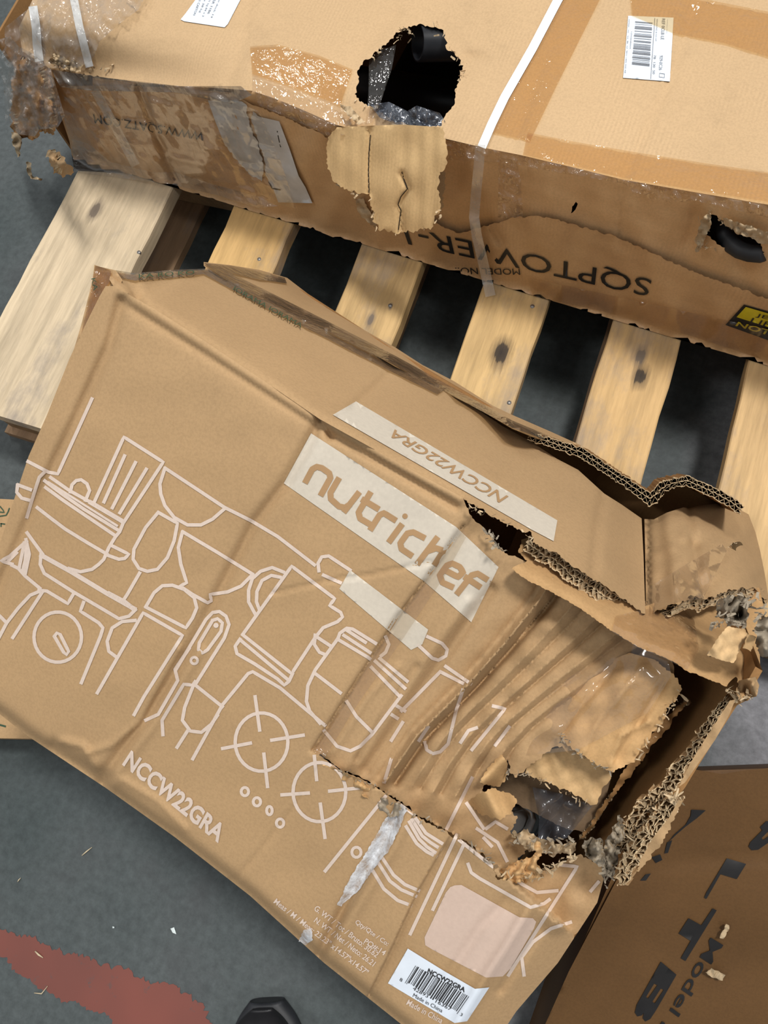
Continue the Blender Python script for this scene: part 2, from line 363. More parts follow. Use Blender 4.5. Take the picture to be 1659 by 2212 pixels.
def wood(name, col, knots=(), seed=0, grey=.0):
    m, nt, b = nodes(name); tc = nt.nodes.new('ShaderNodeTexCoord'); mp = nt.nodes.new('ShaderNodeMapping')
    mp.inputs['Location'].default_value = (seed*3.1, seed*1.7, seed); mp.inputs['Scale'].default_value = (22, 1.6, 22); nt.links.new(tc.outputs['Object'], mp.inputs[0])
    g = noise(nt, 2.2, 6, .65, mp.outputs[0]); c = ramp(nt, g, [(.3, tuple(v*.72 for v in col)), (.52, col), (.75, tuple(min(1, v*1.18) for v in col))])
    fine = noise(nt, 9, 5, .7, mp.outputs[0]); c = mix(nt, .45, c, ramp(nt, fine, [(.35, (.72, .7, .68)), (.6, (1.08, 1.08, 1.08))]), 'MULTIPLY')
    mp2 = nt.nodes.new('ShaderNodeMapping'); mp2.inputs['Location'].default_value = (seed*5.3, seed, 0); mp2.inputs['Scale'].default_value = (9, 4, 9); nt.links.new(tc.outputs['Object'], mp2.inputs[0])
    st = noise(nt, 1.3, 6, .7, mp2.outputs[0]); c = mix(nt, ramp(nt, st, [(.5, (0, 0, 0)), (.72, (.75+grey, .75+grey, .75+grey))]), c, (.24, .21, .19))
    for (x, y, r) in knots:
        sb = nt.nodes.new('ShaderNodeVectorMath'); sb.operation = 'SUBTRACT'; nt.links.new(tc.outputs['Object'], sb.inputs[0]); sb.inputs[1].default_value = (x, y, 0)
        sc = nt.nodes.new('ShaderNodeVectorMath'); sc.operation = 'MULTIPLY'; nt.links.new(sb.outputs[0], sc.inputs[0]); sc.inputs[1].default_value = (1/r, .55/r, 0)
        ln = nt.nodes.new('ShaderNodeVectorMath'); ln.operation = 'LENGTH'; nt.links.new(sc.outputs[0], ln.inputs[0])
        ad = nt.nodes.new('ShaderNodeMath'); ad.operation = 'ADD'; nt.links.new(ln.outputs['Value'], ad.inputs[0])
        ns = nt.nodes.new('ShaderNodeMath'); ns.operation = 'MULTIPLY_ADD'; nt.links.new(fine, ns.inputs[0]); ns.inputs[1].default_value = .9; ns.inputs[2].default_value = -.45; nt.links.new(ns.outputs[0], ad.inputs[1])
        k = ramp(nt, ad.outputs[0], [(.0, (1, 1, 1)), (.42, (.95, .95, .95)), (.5, (.6, .6, .6)), (1.0, (0, 0, 0))]); c = mix(nt, k, c, (.035, .026, .02) if r > .0165 or r == .013 else (.16, .125, .095))
    nt.links.new(c, b.inputs['Base Color']); b.inputs['Roughness'].default_value = .7; b.inputs['Specular IOR Level'].default_value = .3
    bump(nt, b, fine, .25, .002); return m
KRAFT = board('kraft_board', S2L(171, 140, 102), .06, flutes=0, dirt=.15)
KRAFT_SQ = board('kraft_taped', S2L(190, 160, 122), .06, flutes=.25, rot=.02, dirt=.22)
KRAFT_TRAY = board('kraft_tray', S2L(198, 160, 116), .1, flutes=.25, dirt=.3, rough=.5, coat=.25)
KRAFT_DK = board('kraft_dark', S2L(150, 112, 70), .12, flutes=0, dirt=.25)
INNER = board('kraft_inner', S2L(186, 152, 108), .08, flutes=.5)
CUT = board('board_cut_edge', S2L(150, 128, 98), .2, rough=.9)
CORE = board('board_core', S2L(190, 168, 134), .15, rough=.9)
SHRED = board('torn_liner', S2L(186, 164, 132), .2, rough=.9)
GREYTEAR = board('torn_grey_liner', S2L(150, 138, 120), .2, rough=.9)
PINKISH = flat('print_white', S2L(206, 188, 174), .7, .05, scale=300)
PINKWIN = flat('print_pink', S2L(200, 176, 160), .7, .04, scale=300)
BANNER = flat('print_banner', S2L(196, 186, 170), .7, .05, scale=300)
PRINTBROWN = flat('print_knockout_brown', S2L(164, 130, 92), .75, .06)
INK = flat('print_black', (.012, .011, .011), .55, .2)
GREYINK = flat('print_grey', (.2, .21, .23), .6, .2)
GREENINK = flat('print_green', (.03, .07, .035), .6, .2)
LABEL = flat('label_paper', S2L(218, 226, 236), .45, .03)
LABEL2 = flat('label_paper_worn', S2L(190, 190, 190), .5, .12, scale=40)
STRAP = flat('strap_white', S2L(222, 224, 226), .4, .05)
YEL = flat('label_yellow', S2L(196, 180, 30), .4, .15)
STRAPC = film('strap_clear', (.95, .95, .95), .3, (.85, .85, .82), .2, bscale=120, bst=.3)
TAPE = film('tape_clear', (.94, .9, .84), .03, (.8, .74, .66), .1, bscale=45, bst=.8)
TAPEB = film('tape_brown', (.93, .81, .62), .05, (.62, .46, .27), .12, bscale=60, bst=.8)
WRAP = film('stretch_wrap', (.93, .92, .9), .09, (.75, .73, .7), .07, bscale=55, bst=1.)
BLACKM = flat('black_powder_coat', (.012, .013, .016), .38, .2)
BLACKR = flat('black_rubber', (.02, .022, .026), .55, .2)
BAG = film('clear_bag', (.75, .78, .84), .16, (.2, .22, .26), .18, bscale=40, bst=1.)
def patchy_white():
    m, nt, b = nodes('streak_white'); b.inputs['Base Color'].default_value = (.78, .8, .83, 1); b.inputs['Roughness'].default_value = .5
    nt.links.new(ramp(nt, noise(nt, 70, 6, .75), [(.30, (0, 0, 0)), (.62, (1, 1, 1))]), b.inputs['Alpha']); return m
STREAKW = patchy_white()
# ------------------------------------------------------------------ floor
m, nt, b = nodes('concrete_floor')
n1 = noise(nt, 2.2, 5, .6); n2 = noise(nt, 90, 4, .7); n3 = noise(nt, 9, 5, .65)
c = ramp(nt, n1, [(.35, (.052, .066, .067)), (.65, (.09, .102, .104))])
c = mix(nt, .6, c, ramp(nt, n2, [(.3, (.55, .55, .55)), (.7, (1.25, 1.25, 1.25))]), 'MULTIPLY')
c = mix(nt, ramp(nt, n3, [(.55, (0, 0, 0)), (.75, (.7, .7, .7))]), c, (.05, .052, .055))
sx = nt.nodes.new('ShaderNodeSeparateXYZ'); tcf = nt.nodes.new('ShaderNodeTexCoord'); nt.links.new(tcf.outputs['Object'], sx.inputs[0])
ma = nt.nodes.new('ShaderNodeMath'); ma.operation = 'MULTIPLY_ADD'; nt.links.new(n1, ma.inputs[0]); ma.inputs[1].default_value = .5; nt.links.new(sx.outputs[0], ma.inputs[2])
greyish = mix(nt, .8, (.2, .2, .215), ramp(nt, n2, [(.3, (.6, .6, .6)), (.7, (1.3, 1.3, 1.3))]), 'MULTIPLY')
c = mix(nt, ramp(nt, ma.outputs[0], [(.36, (0, 0, 0)), (.5, (1, 1, 1))]), c, greyish)   # greenish grey turns to a lighter grey towards the right
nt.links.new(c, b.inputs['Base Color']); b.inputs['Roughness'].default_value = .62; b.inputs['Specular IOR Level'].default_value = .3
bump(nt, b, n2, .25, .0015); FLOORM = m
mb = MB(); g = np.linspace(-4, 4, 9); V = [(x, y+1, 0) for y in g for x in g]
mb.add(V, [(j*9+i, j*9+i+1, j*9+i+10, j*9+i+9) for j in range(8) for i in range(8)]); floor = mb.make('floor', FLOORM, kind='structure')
FL = horiz(0)
m, nt, b = nodes('worn_red_paint')
n1 = noise(nt, 26, 7, .75); n2 = noise(nt, 4, 3, .6)
c = ramp(nt, n2, [(.3, S2L(98, 54, 46)), (.7, S2L(126, 66, 54))]); c = mix(nt, ramp(nt, n1, [(.58, (0, 0, 0)), (.66, (.9, .9, .9))]), c, (.06, .062, .062))
nt.links.new(c, b.inputs['Base Color']); b.inputs['Roughness'].default_value = .55; REDP = m
mb = MB(); mb.sheet(FL, [(-160, 1985, 7), (0, 2007, 7), (67, 2024, 7), (169, 2067, 7), (236, 2083, 7), (321, 2117, 7), (422, 2159, 7), (447, 2193, 5), (470, 2260, 5), (330, 2270, 6), (253, 2212, 6), (211, 2185, 6), (127, 2155, 6), (72, 2126, 6), (25, 2096, 6), (0, 2058, 6), (-140, 2030, 6)], .0006, 24)
mb.make('paint_stripe', REDP, floor)

# ------------------------------------------------------------------ pallet
pal = thing('wooden_pallet', 'pale slatted wooden pallet under the two large cartons', 'pallet', (-.3, .7, 0))
PB = np.array([-.3, .7, 0])
DK = horiz(DECK)
knot = lambda x, y, r: (*(DK.one(x, y)[:2]-PB[:2]), r)
edges = [(-.840, -.678), (-.573, -.476), (-.370, -.280), (-.193, -.106), (-.023, .062), (.143, .235), (.315, .405), (.48, .60)]
wcol = [S2L(205, 186, 156), S2L(201, 165, 110), S2L(198, 166, 116), S2L(205, 172, 120), S2L(200, 166, 116), S2L(203, 170, 122), S2L(196, 162, 112), S2L(196, 162, 112)]
kn = [[knot(205, 455, .014)], [], [knot(800, 690, .009), knot(843, 662, .004)], [knot(1083, 762, .017)], [knot(1384, 812, .013), knot(1384, 770, .011)], [], [], []]
def slat(x0, x1, y0, y1, z0, z1, seed):
    r = random.Random(seed); n = 26; V = []; F = []
    for i in range(n+1):
        y = y0+(y1-y0)*i/n; a = x0+r.uniform(-.0012, .0012); c2 = x1+r.uniform(-.0012, .0012); q = .0015
        V += [(a, y, z0), (c2, y, z0), (c2, y, z1-q), (c2-q, y, z1), (a+q, y, z1), (a, y, z1-q)]
    for i in range(n):
        for k in range(6): F.append((i*6+k, (i+1)*6+k, (i+1)*6+(k+1) % 6, i*6+(k+1) % 6))
    F += [tuple(range(5, -1, -1))[::-1][::-1], tuple(n*6+k for k in range(6))]
    mb = MB(); mb.add(V, F, 0, False); return mb
for i, (a, c2) in enumerate(edges):
    mb = slat(a, c2, .200+(.006 if i % 2 else -.004)+(.004 if i == 0 else 0), 1.22, DECK-.022, DECK, i)
    mb.make('deck_board', wood('pallet_wood', wcol[i], kn[i], i+1, grey=(.15 if i == 0 else 0)), pal, PB)
WST = wood('stringer_wood', S2L(150, 122, 88), (), 13)
for y in (.215, .66, 1.16):
    mb = MB(); mb.box((-.12, y+.02, .062), 1.43, .038, DECK-.022-.016); mb.make('stringer', WST, pal, PB)
for a, c2 in ((-.845, -.700), (-.40, -.31), (-.03, .055), (.33, .42)):
    slat(a, c2, .205, 1.215, 0, .015, int(a*100)+90).make('bottom_board', wood('bottom_wood', S2L(160, 130, 100), (), a), pal, PB)
nail_m = flat('nail_steel', (.32, .31, .3), .45, .2, .7)
for x, y in ((843, 660), (1232, 655), (1150, 662), (300, 545), (560, 560), (1100, 870)):
    p = DK.one(x, y); mb = MB(); mb.tube([p+[0, 0, -.002], p+[0, 0, .0007]], .0028, 8); mb.make('nail_head', nail_m, pal, PB)

# ------------------------------------------------------------------ long taped carton on the pallet
SB = np.array([-.1, .85, DECK])
sq = thing('cardboard_box', 'long taped carton with a ripped hole, lying across the pallet slats', 'box', SB)
e1 = DK.one(400, 400); e2 = DK.one(1659, 775); LD = (e2-e1)/np.linalg.norm(e2-e1); NF = np.array([LD[1], -LD[0], 0]); LB = -NF
if NF[1] > 0: NF = -NF; LB = -NF
H0 = .22
Ftop = [(40, 120), (100, 150), (200, 168), (300, 178), (380, 186), (470, 190), (545, 196), (600, 215), (660, 240), (727, 270), (790, 285), (868, 290), (958, 300), (1040, 318), (1120, 334), (1240, 362), (1345, 388), (1500, 415), (1659, 442), (1800, 470), (2050, 520)]
plain_front = Surf(e1, NF)
_fx = np.array([p[0] for p in Ftop], float); _fh = np.array([plain_front.one(*p)[2] for p in Ftop])-DECK-H0
def d_front(X, Y):
    d = .0022*wob(X, Y, 150, 3)+.0008*wob(X, Y, 45, 4)
    d += groove(X, Y, [(300, 190), (340, 300), (380, 392)], -.008, 7)
    d += groove(X, Y, [(1347, 405), (1335, 530)], -.003, 6)+groove(X, Y, [(1040, 480), (1060, 620)], -.006, 10)
    d += groove(X, Y, [(450, 215), (500, 330), (560, 430)], -.003, 9)+groove(X, Y, [(1060, 480), (1075, 520)], -.006, 9)
    d += groove(X, Y, [(1500, 460), (1490, 520)], -.006, 16)
    return d
SF = Surf(e1, NF, d_front, DECK+.002)
ST_ = Surf(e1, NF, lambda X, Y: d_front(X, Y)+.007, DECK+.002)
Fedge = [p for p in Ftop]
def d_top(X, Y):
    dist, s, f = pdist(X, Y, Fedge)
    d = np.interp(X, _fx, _fh)*np.exp(-(dist/70.)**2)+.0015*wob(X, Y, 260, 8)
    d += groove(X, Y, [(1500, 20), (1440, 190), (1345, 388)], -.004, 8)+groove(X, Y, [(1200, 215), (1420, 205), (1659, 232)], .0018, 5)
    d += groove(X, Y, [(540, 0), (520, 100), (490, 190)], -.003, 9)+groove(X, Y, [(855, 30), (760, 130)], -.003, 9)
    d += groove(X, Y, [(300, 95), (400, 100)], -.0012, 4)+groove(X, Y, [(1230, 0), (1150, 190), (1105, 320)], -.003, 10)
    d += groove(X, Y, [(950, 60), (1010, 130), (960, 270)], -.004, 22)+groove(X, Y, [(990, 120), (1045, 122)], -.003, 6)
    return d
SQT = Surf((0, 0, DECK+H0), (0, 0, 1), d_top)
fl = plain_front.one(40, 120); 
Lx = ((DK.one(150, 372)-e1) @ LD); Rx = 1.25; DEP = .62
def sqw(a, bk, z): return e1+LD*a+LB*bk+np.array([0, 0, z])
cornpx = project(np.array([sqw(Lx-.045, .0, H0), sqw(Lx-.06, DEP, H0), sqw(Rx, DEP, H0), sqw(Rx, 0, H0)]))
hole = [(799, 127, 4), (817, 112, 4), (850, 83, 4), (875, 60, 4), (907, 51, 3), (940, 58, 4), (958, 72, 4), (962, 98, 4), (983, 119, 4), (1001, 141, 4), (994, 159, 4), (983, 192, 3), (976, 231, 3), (962, 250, 3), (954, 272, 2), (889, 276, 3), (831, 250, 4), (784, 221, 4), (766, 203, 4), (774, 170, 4), (777, 145, 4)]
rt = [tuple(p) for p in project(np.array([plain_front.one(2050, 520)]))]
top_out = [tuple(cornpx[1])] + [(40, 60), (48, 110)] + [(110, 150, 3), (160, 158, 3), (215, 166)] + Ftop[3:11] + [(727, 272), (790, 285), (868, 288), (955, 298)] + Ftop[13:] + [tuple(cornpx[2])]
SQM = [KRAFT_SQ, CUT, CORE]
panel(SQT, top_out, .006, 13, [hole], pitch=12).make('top_panel', SQM, sq, SB)
tray_top = [(100, 158), (150, 186), (270, 184), (380, 190), (500, 200), (540, 224, 2), (600, 246, 2), (700, 293, 2), (760, 345), (850, 420), (950, 486, 2), (985, 503, 2), (1050, 488, 2), (1120, 468, 2), (1180, 469, 2), (1330, 510, 2), (1400, 543, 2), (1500, 588, 2), (1600, 624, 2), (1659, 645, 2), (1850, 715), (2050, 790)]
bot = [tuple(q+np.array([0, -abs(.5*math.sin(i*1.3)+1.2*math.sin(i*.31))])) for i, q in enumerate(project(np.array([e1+LD*a+NF*.012+np.array([0, 0, .004]) for a in np.linspace(.95, -.10, 40)])))]
for i, (x, y) in enumerate(bot):
    if 690 < x < 745: bot[i] = (x, y+5)
bot += [(170, 368), (160, 364)]
panel(ST_, tray_top+bot+[(150, 305), (124, 228)], .006, 12, pitch=9, depth=14).make('tray_panel', [KRAFT_TRAY, CUT, CORE], sq, SB)
up = Ftop[2:] + [(2050, 815), (1850, 735), (1659, 665), (1500, 605), (1330, 530), (1180, 490), (1050, 510), (950, 505), (850, 440), (760, 365), (700, 310), (600, 262), (540, 240), (380, 205), (200, 200)]
hole2 = [(1534, 464, 2.5), (1549, 466, 2.5), (1578, 490, 2.5), (1600, 505, 2.5), (1633, 518, 2.5), (1652, 545, 2.5), (1640, 558, 2), (1590, 548, 2), (1556, 530, 2.5), (1527, 508, 2.5), (1524, 483, 2.5)]
slit = [(1244, 436, 1), (1248, 440, 1), (1240, 456, 1), (1233, 461, 1), (1236, 446, 1)]
panel(SF, up, .006, 11, [hole2, slit], pitch=10).make('front_panel', [board('kraft_front', S2L(212, 174, 128), .08, flutes=.25, dirt=.2, coat=.15), CUT, CORE], sq, SB)
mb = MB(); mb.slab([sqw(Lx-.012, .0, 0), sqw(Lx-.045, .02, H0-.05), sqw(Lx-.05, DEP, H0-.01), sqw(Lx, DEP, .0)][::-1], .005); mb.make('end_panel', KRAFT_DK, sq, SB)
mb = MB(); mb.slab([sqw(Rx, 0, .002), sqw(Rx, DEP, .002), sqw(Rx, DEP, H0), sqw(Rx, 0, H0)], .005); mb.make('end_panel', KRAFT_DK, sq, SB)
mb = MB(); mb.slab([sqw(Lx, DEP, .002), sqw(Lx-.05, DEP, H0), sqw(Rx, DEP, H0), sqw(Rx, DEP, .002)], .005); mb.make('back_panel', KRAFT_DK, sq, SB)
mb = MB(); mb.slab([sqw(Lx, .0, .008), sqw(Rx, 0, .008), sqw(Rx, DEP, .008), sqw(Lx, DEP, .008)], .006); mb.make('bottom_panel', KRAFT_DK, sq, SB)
# folded-down tongue torn out of the hole
tong_px = [(727, 275), (790, 272), (868, 269), (958, 275, 3), (965, 318, 3), (962, 362, 4), (950, 372, 3), (944, 409, 3), (952, 440, 3), (950, 458, 4), (938, 476, 4), (933, 492, 4), (897, 499, 4), (853, 503, 4), (817, 496, 4), (808, 481, 4), (800, 440, 2), (798, 418, 4), (752, 412, 4), (719, 391, 4), (705, 344, 3), (712, 293, 2)]
STG = Surf(e1, NF, lambda X, Y: .008+.058*np.clip((Y-268)/230., 0, 1.1)+.0006*np.sin(X*.2)+.0006*wob(X, Y, 120, 12)-groove(X, Y, [(798, 280), (796, 418)], .004, 5)-groove(X, Y, [(868, 375), (882, 410), (862, 445), (868, 500)], .004, 5)+groove(X, Y, [(840, 280), (838, 490)], .002, 10))
tg = panel(STG, tong_px, .004, 7, pitch=9, depth=8).make('torn_tongue', [board('tongue_inner', S2L(206, 174, 126), .08, flutes=.35, rot=0), CUT, CORE], sq, SB)
for s in ([(800, 292), (797, 330), (796, 372), (797, 416)], [(868, 372), (874, 392), (880, 408), (866, 425), (860, 442), (866, 455), (863, 478), (861, 496)]):
    mb = MB(); mb.stroke(STG, s, 2.0, .0012, sp=4); mb.make('crack', INK, tg, SB)
mb = MB()
fringe(mb, STG, [(719, 391), (760, 415), (800, 430), (815, 496), (870, 503), (935, 490), (950, 450)], 46, 16, (-.004, .004), 4, seed=3)
mb.sheet(Surf(e1, NF, lambda X, Y: .016+0*X), [(946, 370, 2), (962, 372, 2), (963, 400, 3), (958, 440, 3), (950, 460, 2), (945, 420, 2)], 0, 6)
mb.sheet(Surf(e1, NF, lambda X, Y: .012+.004*wob(X, Y, 30, 5)), [(766, 430, 2), (785, 428, 2), (795, 450, 2), (815, 478, 2), (812, 492, 2), (781, 470, 2)], 0, 6)
fringe(mb, SQT, [(799, 127), (850, 83), (880, 60), (895, 90)], 60, 16, (-.006, .008), 5, seed=4)
fringe(mb, SQT, [(940, 50), (958, 72), (983, 119), (1003, 135), (985, 200)], 60, 15, (-.006, .006), 4, seed=5)
fringe(mb, SQT, [(780, 225), (831, 250), (875, 272)], 30, 22, (-.002, .006), 5, seed=6)
fringe(mb, SF, [(1530, 460), (1520, 490), (1512, 530), (1540, 525)], 60, 17, (-.003, .008), 6, seed=8); fringe(mb, SF, [(1552, 470), (1580, 490), (1640, 515)], 26, 14, (-.006, .004), 4, seed=9)
mb.make('torn_fringe', SHRED, sq, SB, kind='stuff')
for pts in ([(1528, 462, 3), (1537, 470, 3), (1528, 500, 3), (1515, 535, 3), (1503, 545, 3), (1505, 510, 3), (1512, 478, 3)], [(1558, 470, 2), (1659, 500), (1659, 528, 3), (1625, 516, 3), (1590, 505, 3), (1572, 490, 3)], [(735, 224, 3), (760, 232, 2), (790, 262, 3), (775, 270, 2), (745, 240, 2)]):
    mb = MB(); S = SF if pts[0][0] > 1000 else SQT
    mb.sheet(Surf(S.o, S.n, lambda X, Y, S=S: S.d(X, Y)+.004+.004*np.abs(wob(X, Y, 22, 7))), pts, .003, 5); mb.make('torn_lip', SHRED, sq, SB)
# printing
def text_part(S, t, q, par, base, e=.0012, bold=0, mat=None, name='printed_text'):
    mb = MB(); mb.glyphs(S, t, q, e, bold=bold); return mb.make(name, mat or INK, par, base)
text_part(ST_, 'SQPTOWER-1', [(1399, 641), (882, 528), (866, 482), (1410, 597)], sq, SB)
text_part(ST_, 'MODEL NO.:', [(1124, 594), (985, 592), (983, 578), (1122, 581)], sq, SB)
text_part(ST_, 'WWW.SQATZ.COM', [(438, 304), (205, 266), (200, 243), (443, 283)], sq, SB)
# labels
def label(name, S, out, mat, par, base, e=.0010, sp=10): 
    mb = MB(); mb.sheet(S, out, e, sp); o = mb.make(name, mat, par, base); return o
def lerpq(q, u, v):
    TL, TR, BR, BL = [np.array(p, float) for p in q]; return tuple((TL*(1-u)+TR*u)*(1-v)+(BL*(1-u)+BR*u)*v)
q = [(1357, 34), (1455, 38), (1447, 176), (1346, 168)]
lb = label('shipping_label', SQT, q, LABEL, sq, SB)
r = random.Random(5); mb = MB(); v = .09
while v < .78:
    wd = r.choice([.006, .008, .014, .02]); mb.stroke(SQT, [lerpq(q, .17, v), lerpq(q, .54, v+.01)], 138*wd, .0016); v += wd+r.choice([.008, .012, .02, .03])
mb.stroke(SQT, [lerpq(q, .59, .02), lerpq(q, .59, .98)], 1.1, .0016); mb.make('barcode', GREYINK, lb, SB)
mb = MB()
def vert_text(u, v0, v1, h, t): 
    a = lerpq(q, u, v0); c2 = lerpq(q, u, v1); d = lerpq(q, u+h, v0); f = lerpq(q, u+h, v1); text_part(SQT, t, [d, f, c2, a], lb, SB, .0016, 0, GREYINK, 'label_text')
vert_text(.75, .02, .35, .07, 'REF 0CLB LE'); vert_text(.75, .6, .83, .07, '929-0C26'); vert_text(.63, .03, .38, .03, 'HANDLING & CO OP'); vert_text(.62, .6, .9, .05, '78  130  50'); vert_text(.86, .03, .25, .02, 'delivery note'); vert_text(.02, .05, .92, .03, 'carton   no   lot  86  12  SKU 1402 550 AB')
vert_text(.09, .25, .53, .025, '1Z9384800A'); mb = MB(); sqr = [lerpq(q, .77, .88), lerpq(q, .88, .885), lerpq(q, .88, .945), lerpq(q, .77, .94)]; mb.stroke(SQT, sqr, 1.2, .0016, closed=True)
mb.make('label_mark', GREYINK, lb, SB)
q2 = [(415, -30), (530, -30), (485, 59), (390, 44)]
lb = label('shipping_label', SQT, [(424, -40), (535, -40), (519, 0), (492, 52), (485, 59), (398, 46), (390, 42), (400, 30), (422, 0)], LABEL, sq, SB)
mb = MB(); q = [(424, -40), (535, -40), (485, 58), (396, 42)]
for i in range(5):
    u0 = .18+.1*i; a = lerpq(q, u0, .2); c2 = lerpq(q, u0, .85-.08*(i % 2)); d = lerpq(q, u0+.05, .2); f = lerpq(q, u0+.05, .85-.08*(i % 2))
    text_part(SQT, ['LPN 2201 CARTON', 'net wt 38 kg', 'gross 41 kg 84 x 3', 'ORDER 1186', 'ship to dock 14'][i], [d, f, c2, a], lb, SB, .0016, 0, GREYINK, 'label_text')
for out in ([(449, 217), (506, 217), (522, 219), (532, 226, 2), (534, 250, 2), (546, 285, 2), (560, 320, 2), (568, 360, 2), (565, 392, 2), (540, 378, 2), (515, 350, 2), (485, 312), (465, 262)], [(546, 240, 2), (560, 252), (603, 262), (625, 320), (645, 380), (660, 405), (675, 439), (636, 438), (601, 437), (590, 408, 2), (575, 380, 2), (570, 340, 2), (555, 296, 2), (543, 262, 2)]):
    S = Surf(e1, NF, lambda X, Y: ST_.d(X, Y)+.0012+.001*np.abs(wob(X, Y, 110, 17))+cusp(X, Y, [(500, 217), (520, 300), (545, 385)], -.003, 8)+cusp(X, Y, [(500, 330), (560, 345), (640, 380)], .002, 8)+cusp(X, Y, [(595, 400), (660, 425)], -.002, 7), DECK+.002)
    lb = label('torn_label', S, out, LABEL2, sq, SB)
mb = MB(); mb.stroke(S, [(596, 268), (602, 300), (608, 325)], 2.2, .001); mb.make('label_mark', INK, lb, SB); mb = MB(); mb.stroke(S, [(581, 393), (588, 407), (605, 410)], 3, .001); mb.make('label_mark', INK, lb, SB)
lb = label('warning_label', ST_, [(1607, 658), (1659, 673), (1720, 690), (1690, 745), (1659, 735), (1567, 702)], INK, sq, SB)
mb = MB(); mb.sheet(ST_, [(1611, 663), (1659, 677), (1700, 690), (1690, 716), (1648, 703), (1591, 685)], .0016, 8); mb.glyphs(ST_, 'NOT', [(1595, 695), (1668, 714), (1660, 725), (1588, 704)], .0018, bold=.02); mb.make('label_panel', YEL, lb, SB)
mb = MB(); mb.glyphs(ST_, 'JE', [(1636, 677), (1662, 684), (1656, 692), (1631, 686)], .0022); mb.make('label_text', INK, lb, SB); mb = MB(); mb.glyphs(ST_, 'LIFT', [(1626, 687), (1690, 704), (1684, 713), (1620, 696)], .0022); mb.make('label_text', INK, lb, SB)
# straps
def strap(S, pts, wd, mat, e=.002, par=sq, name='strap'):
    mb = MB(); mb.stroke(S, pts, wd, e, sp=8); mb.make(name, mat, par, SB)
strap(SQT, [(150, -60), (160, 0), (172, 60), (184, 108), (192, 139)], 17, STRAP, .004); strap(SQT, [(72, 20), (78, 60), (80, 96), (84, 126)], 19, STRAP, .003)
strap(ST_, [(208, 200), (240, 258), (268, 310), (290, 352)], 19, STRAPC, .003)
strap(SQT, [(1240, -60), (1205, 0), (1150, 105), (1090, 210), (1062, 268), (1043, 312)], 19, STRAP, .003)
strap(Surf(e1, NF, lambda X, Y: d_front(X, Y)+.004+.008*smooth((Y-455)/30)-.004*smooth((Y-520)/60), DECK+.004), [(1037, 320), (1034, 360), (1028, 420), (1024, 470), (1030, 510), (1042, 560), (1058, 632)], 22, STRAPC, .006)
# tapes and stretch film
def tape(S, out, mat, e=.0018, sp=12, amp=.0006, sc=40, seed=2, name='tape'):
    S2 = Surf(S.o, S.n, lambda X, Y: S.d(X, Y)+amp*np.abs(wob(X, Y, sc, seed)), S.zmin)
    mb = MB(); mb.sheet(S2, out, e, sp); return mb.make(name, mat, sq, SB)
tape(SQT, [(1215, -20), (1305, -20), (1200, 190), (1145, 305), (1060, 285), (1068, 265), (1150, 110)], TAPEB, seed=3)
tape(SQT, [(1362, -10), (1480, -10), (1659, 25), (1800, 60), (1800, 160), (1659, 122), (1560, 92), (1455, 72), (1366, 34)], TAPEB, seed=4)
tape(SQT, [(540, 100), (600, 96), (690, 120), (762, 150), (742, 205), (735, 228), (640, 190), (545, 160)], TAPEB, seed=5)
tape(SQT, [(1140, 286), (1240, 306), (1380, 330), (1520, 352), (1659, 372), (1800, 396), (1800, 466), (1659, 436), (1500, 410), (1345, 384), (1240, 358), (1130, 334)], TAPEB, seed=6, amp=.0012)
WF = Surf(e1, NF, lambda X, Y: d_front(X, Y)+.003+.005*streak(X, Y, 18, 21, .3)+.004*streak(X, Y, 22, 22, 1.2))
def film_part(S, out, mat, e=.001, sp=6, name='clear_tape'): mb = MB(); mb.sheet(S, out, e, sp); mb.make(name, mat, sq, SB)
film_part(WF, [(965, 302), (1040, 318), (1120, 334), (1240, 362), (1345, 388), (1500, 416), (1659, 444), (1760, 462), (1760, 495), (1659, 470), (1560, 447, 3), (1500, 432, 3), (1440, 436, 3), (1365, 414, 3), (1345, 396), (1200, 372), (1100, 352), (968, 345)], TAPE)
film_part(WF, [(1076, 340), (1118, 346), (1126, 400), (1130, 472), (1076, 470), (1076, 400)], TAPE)
W2 = Surf(SQT.o, SQT.n, lambda X, Y: d_top(X, Y)+.002+.0025*streak(X, Y, 16, 31, .5))
film_part(W2, [(545, 160), (640, 192), (735, 228), (760, 245), (795, 268), (720, 272), (660, 244), (600, 217), (545, 198)], TAPE)
film_part(WF, [(545, 198), (600, 217), (660, 244), (727, 272), (790, 290), (785, 310), (720, 300), (640, 262), (560, 228)], TAPE)
W3 = Surf(ST_.o, ST_.n, lambda X, Y: d_front(X, Y)+.012+.003*streak(X, Y, 26, 33, .9)+.002*streak(X, Y, 30, 34, .2), DECK+.003)
film_part(W3, [(110, 150), (230, 168), (390, 186), (520, 186), (545, 205), (500, 225), (380, 200), (300, 198), (200, 196), (130, 188)], film('dusty_tape', (.6, .58, .54), .3, (.45, .43, .4), .2, bscale=60, bst=.8), name='clear_tape')
film_part(W3, [(155, 300), (190, 310), (240, 350), (330, 372), (380, 372), (460, 398), (560, 425), (600, 445), (560, 450), (470, 422), (370, 398), (270, 386), (160, 372)], WRAP, name='stretch_wrap')
film_part(W3, [(120, 190), (300, 195), (480, 210), (560, 240), (600, 330), (640, 450), (570, 436), (470, 412), (375, 390), (270, 378), (160, 362), (150, 300)], film('thin_wrap', (.97, .95, .92), .03, (.7, .66, .6), .16, bscale=35, bst=.7), name='stretch_wrap')
film_part(ST_, [(1140, 600), (1400, 655), (1560, 690), (1720, 725), (1720, 800), (1659, 780), (1500, 728), (1300, 672), (1150, 640)], film('thin_tape', (.9, .84, .76), .02, (.6, .5, .4), .2, bscale=30, bst=.6), .003, 12)
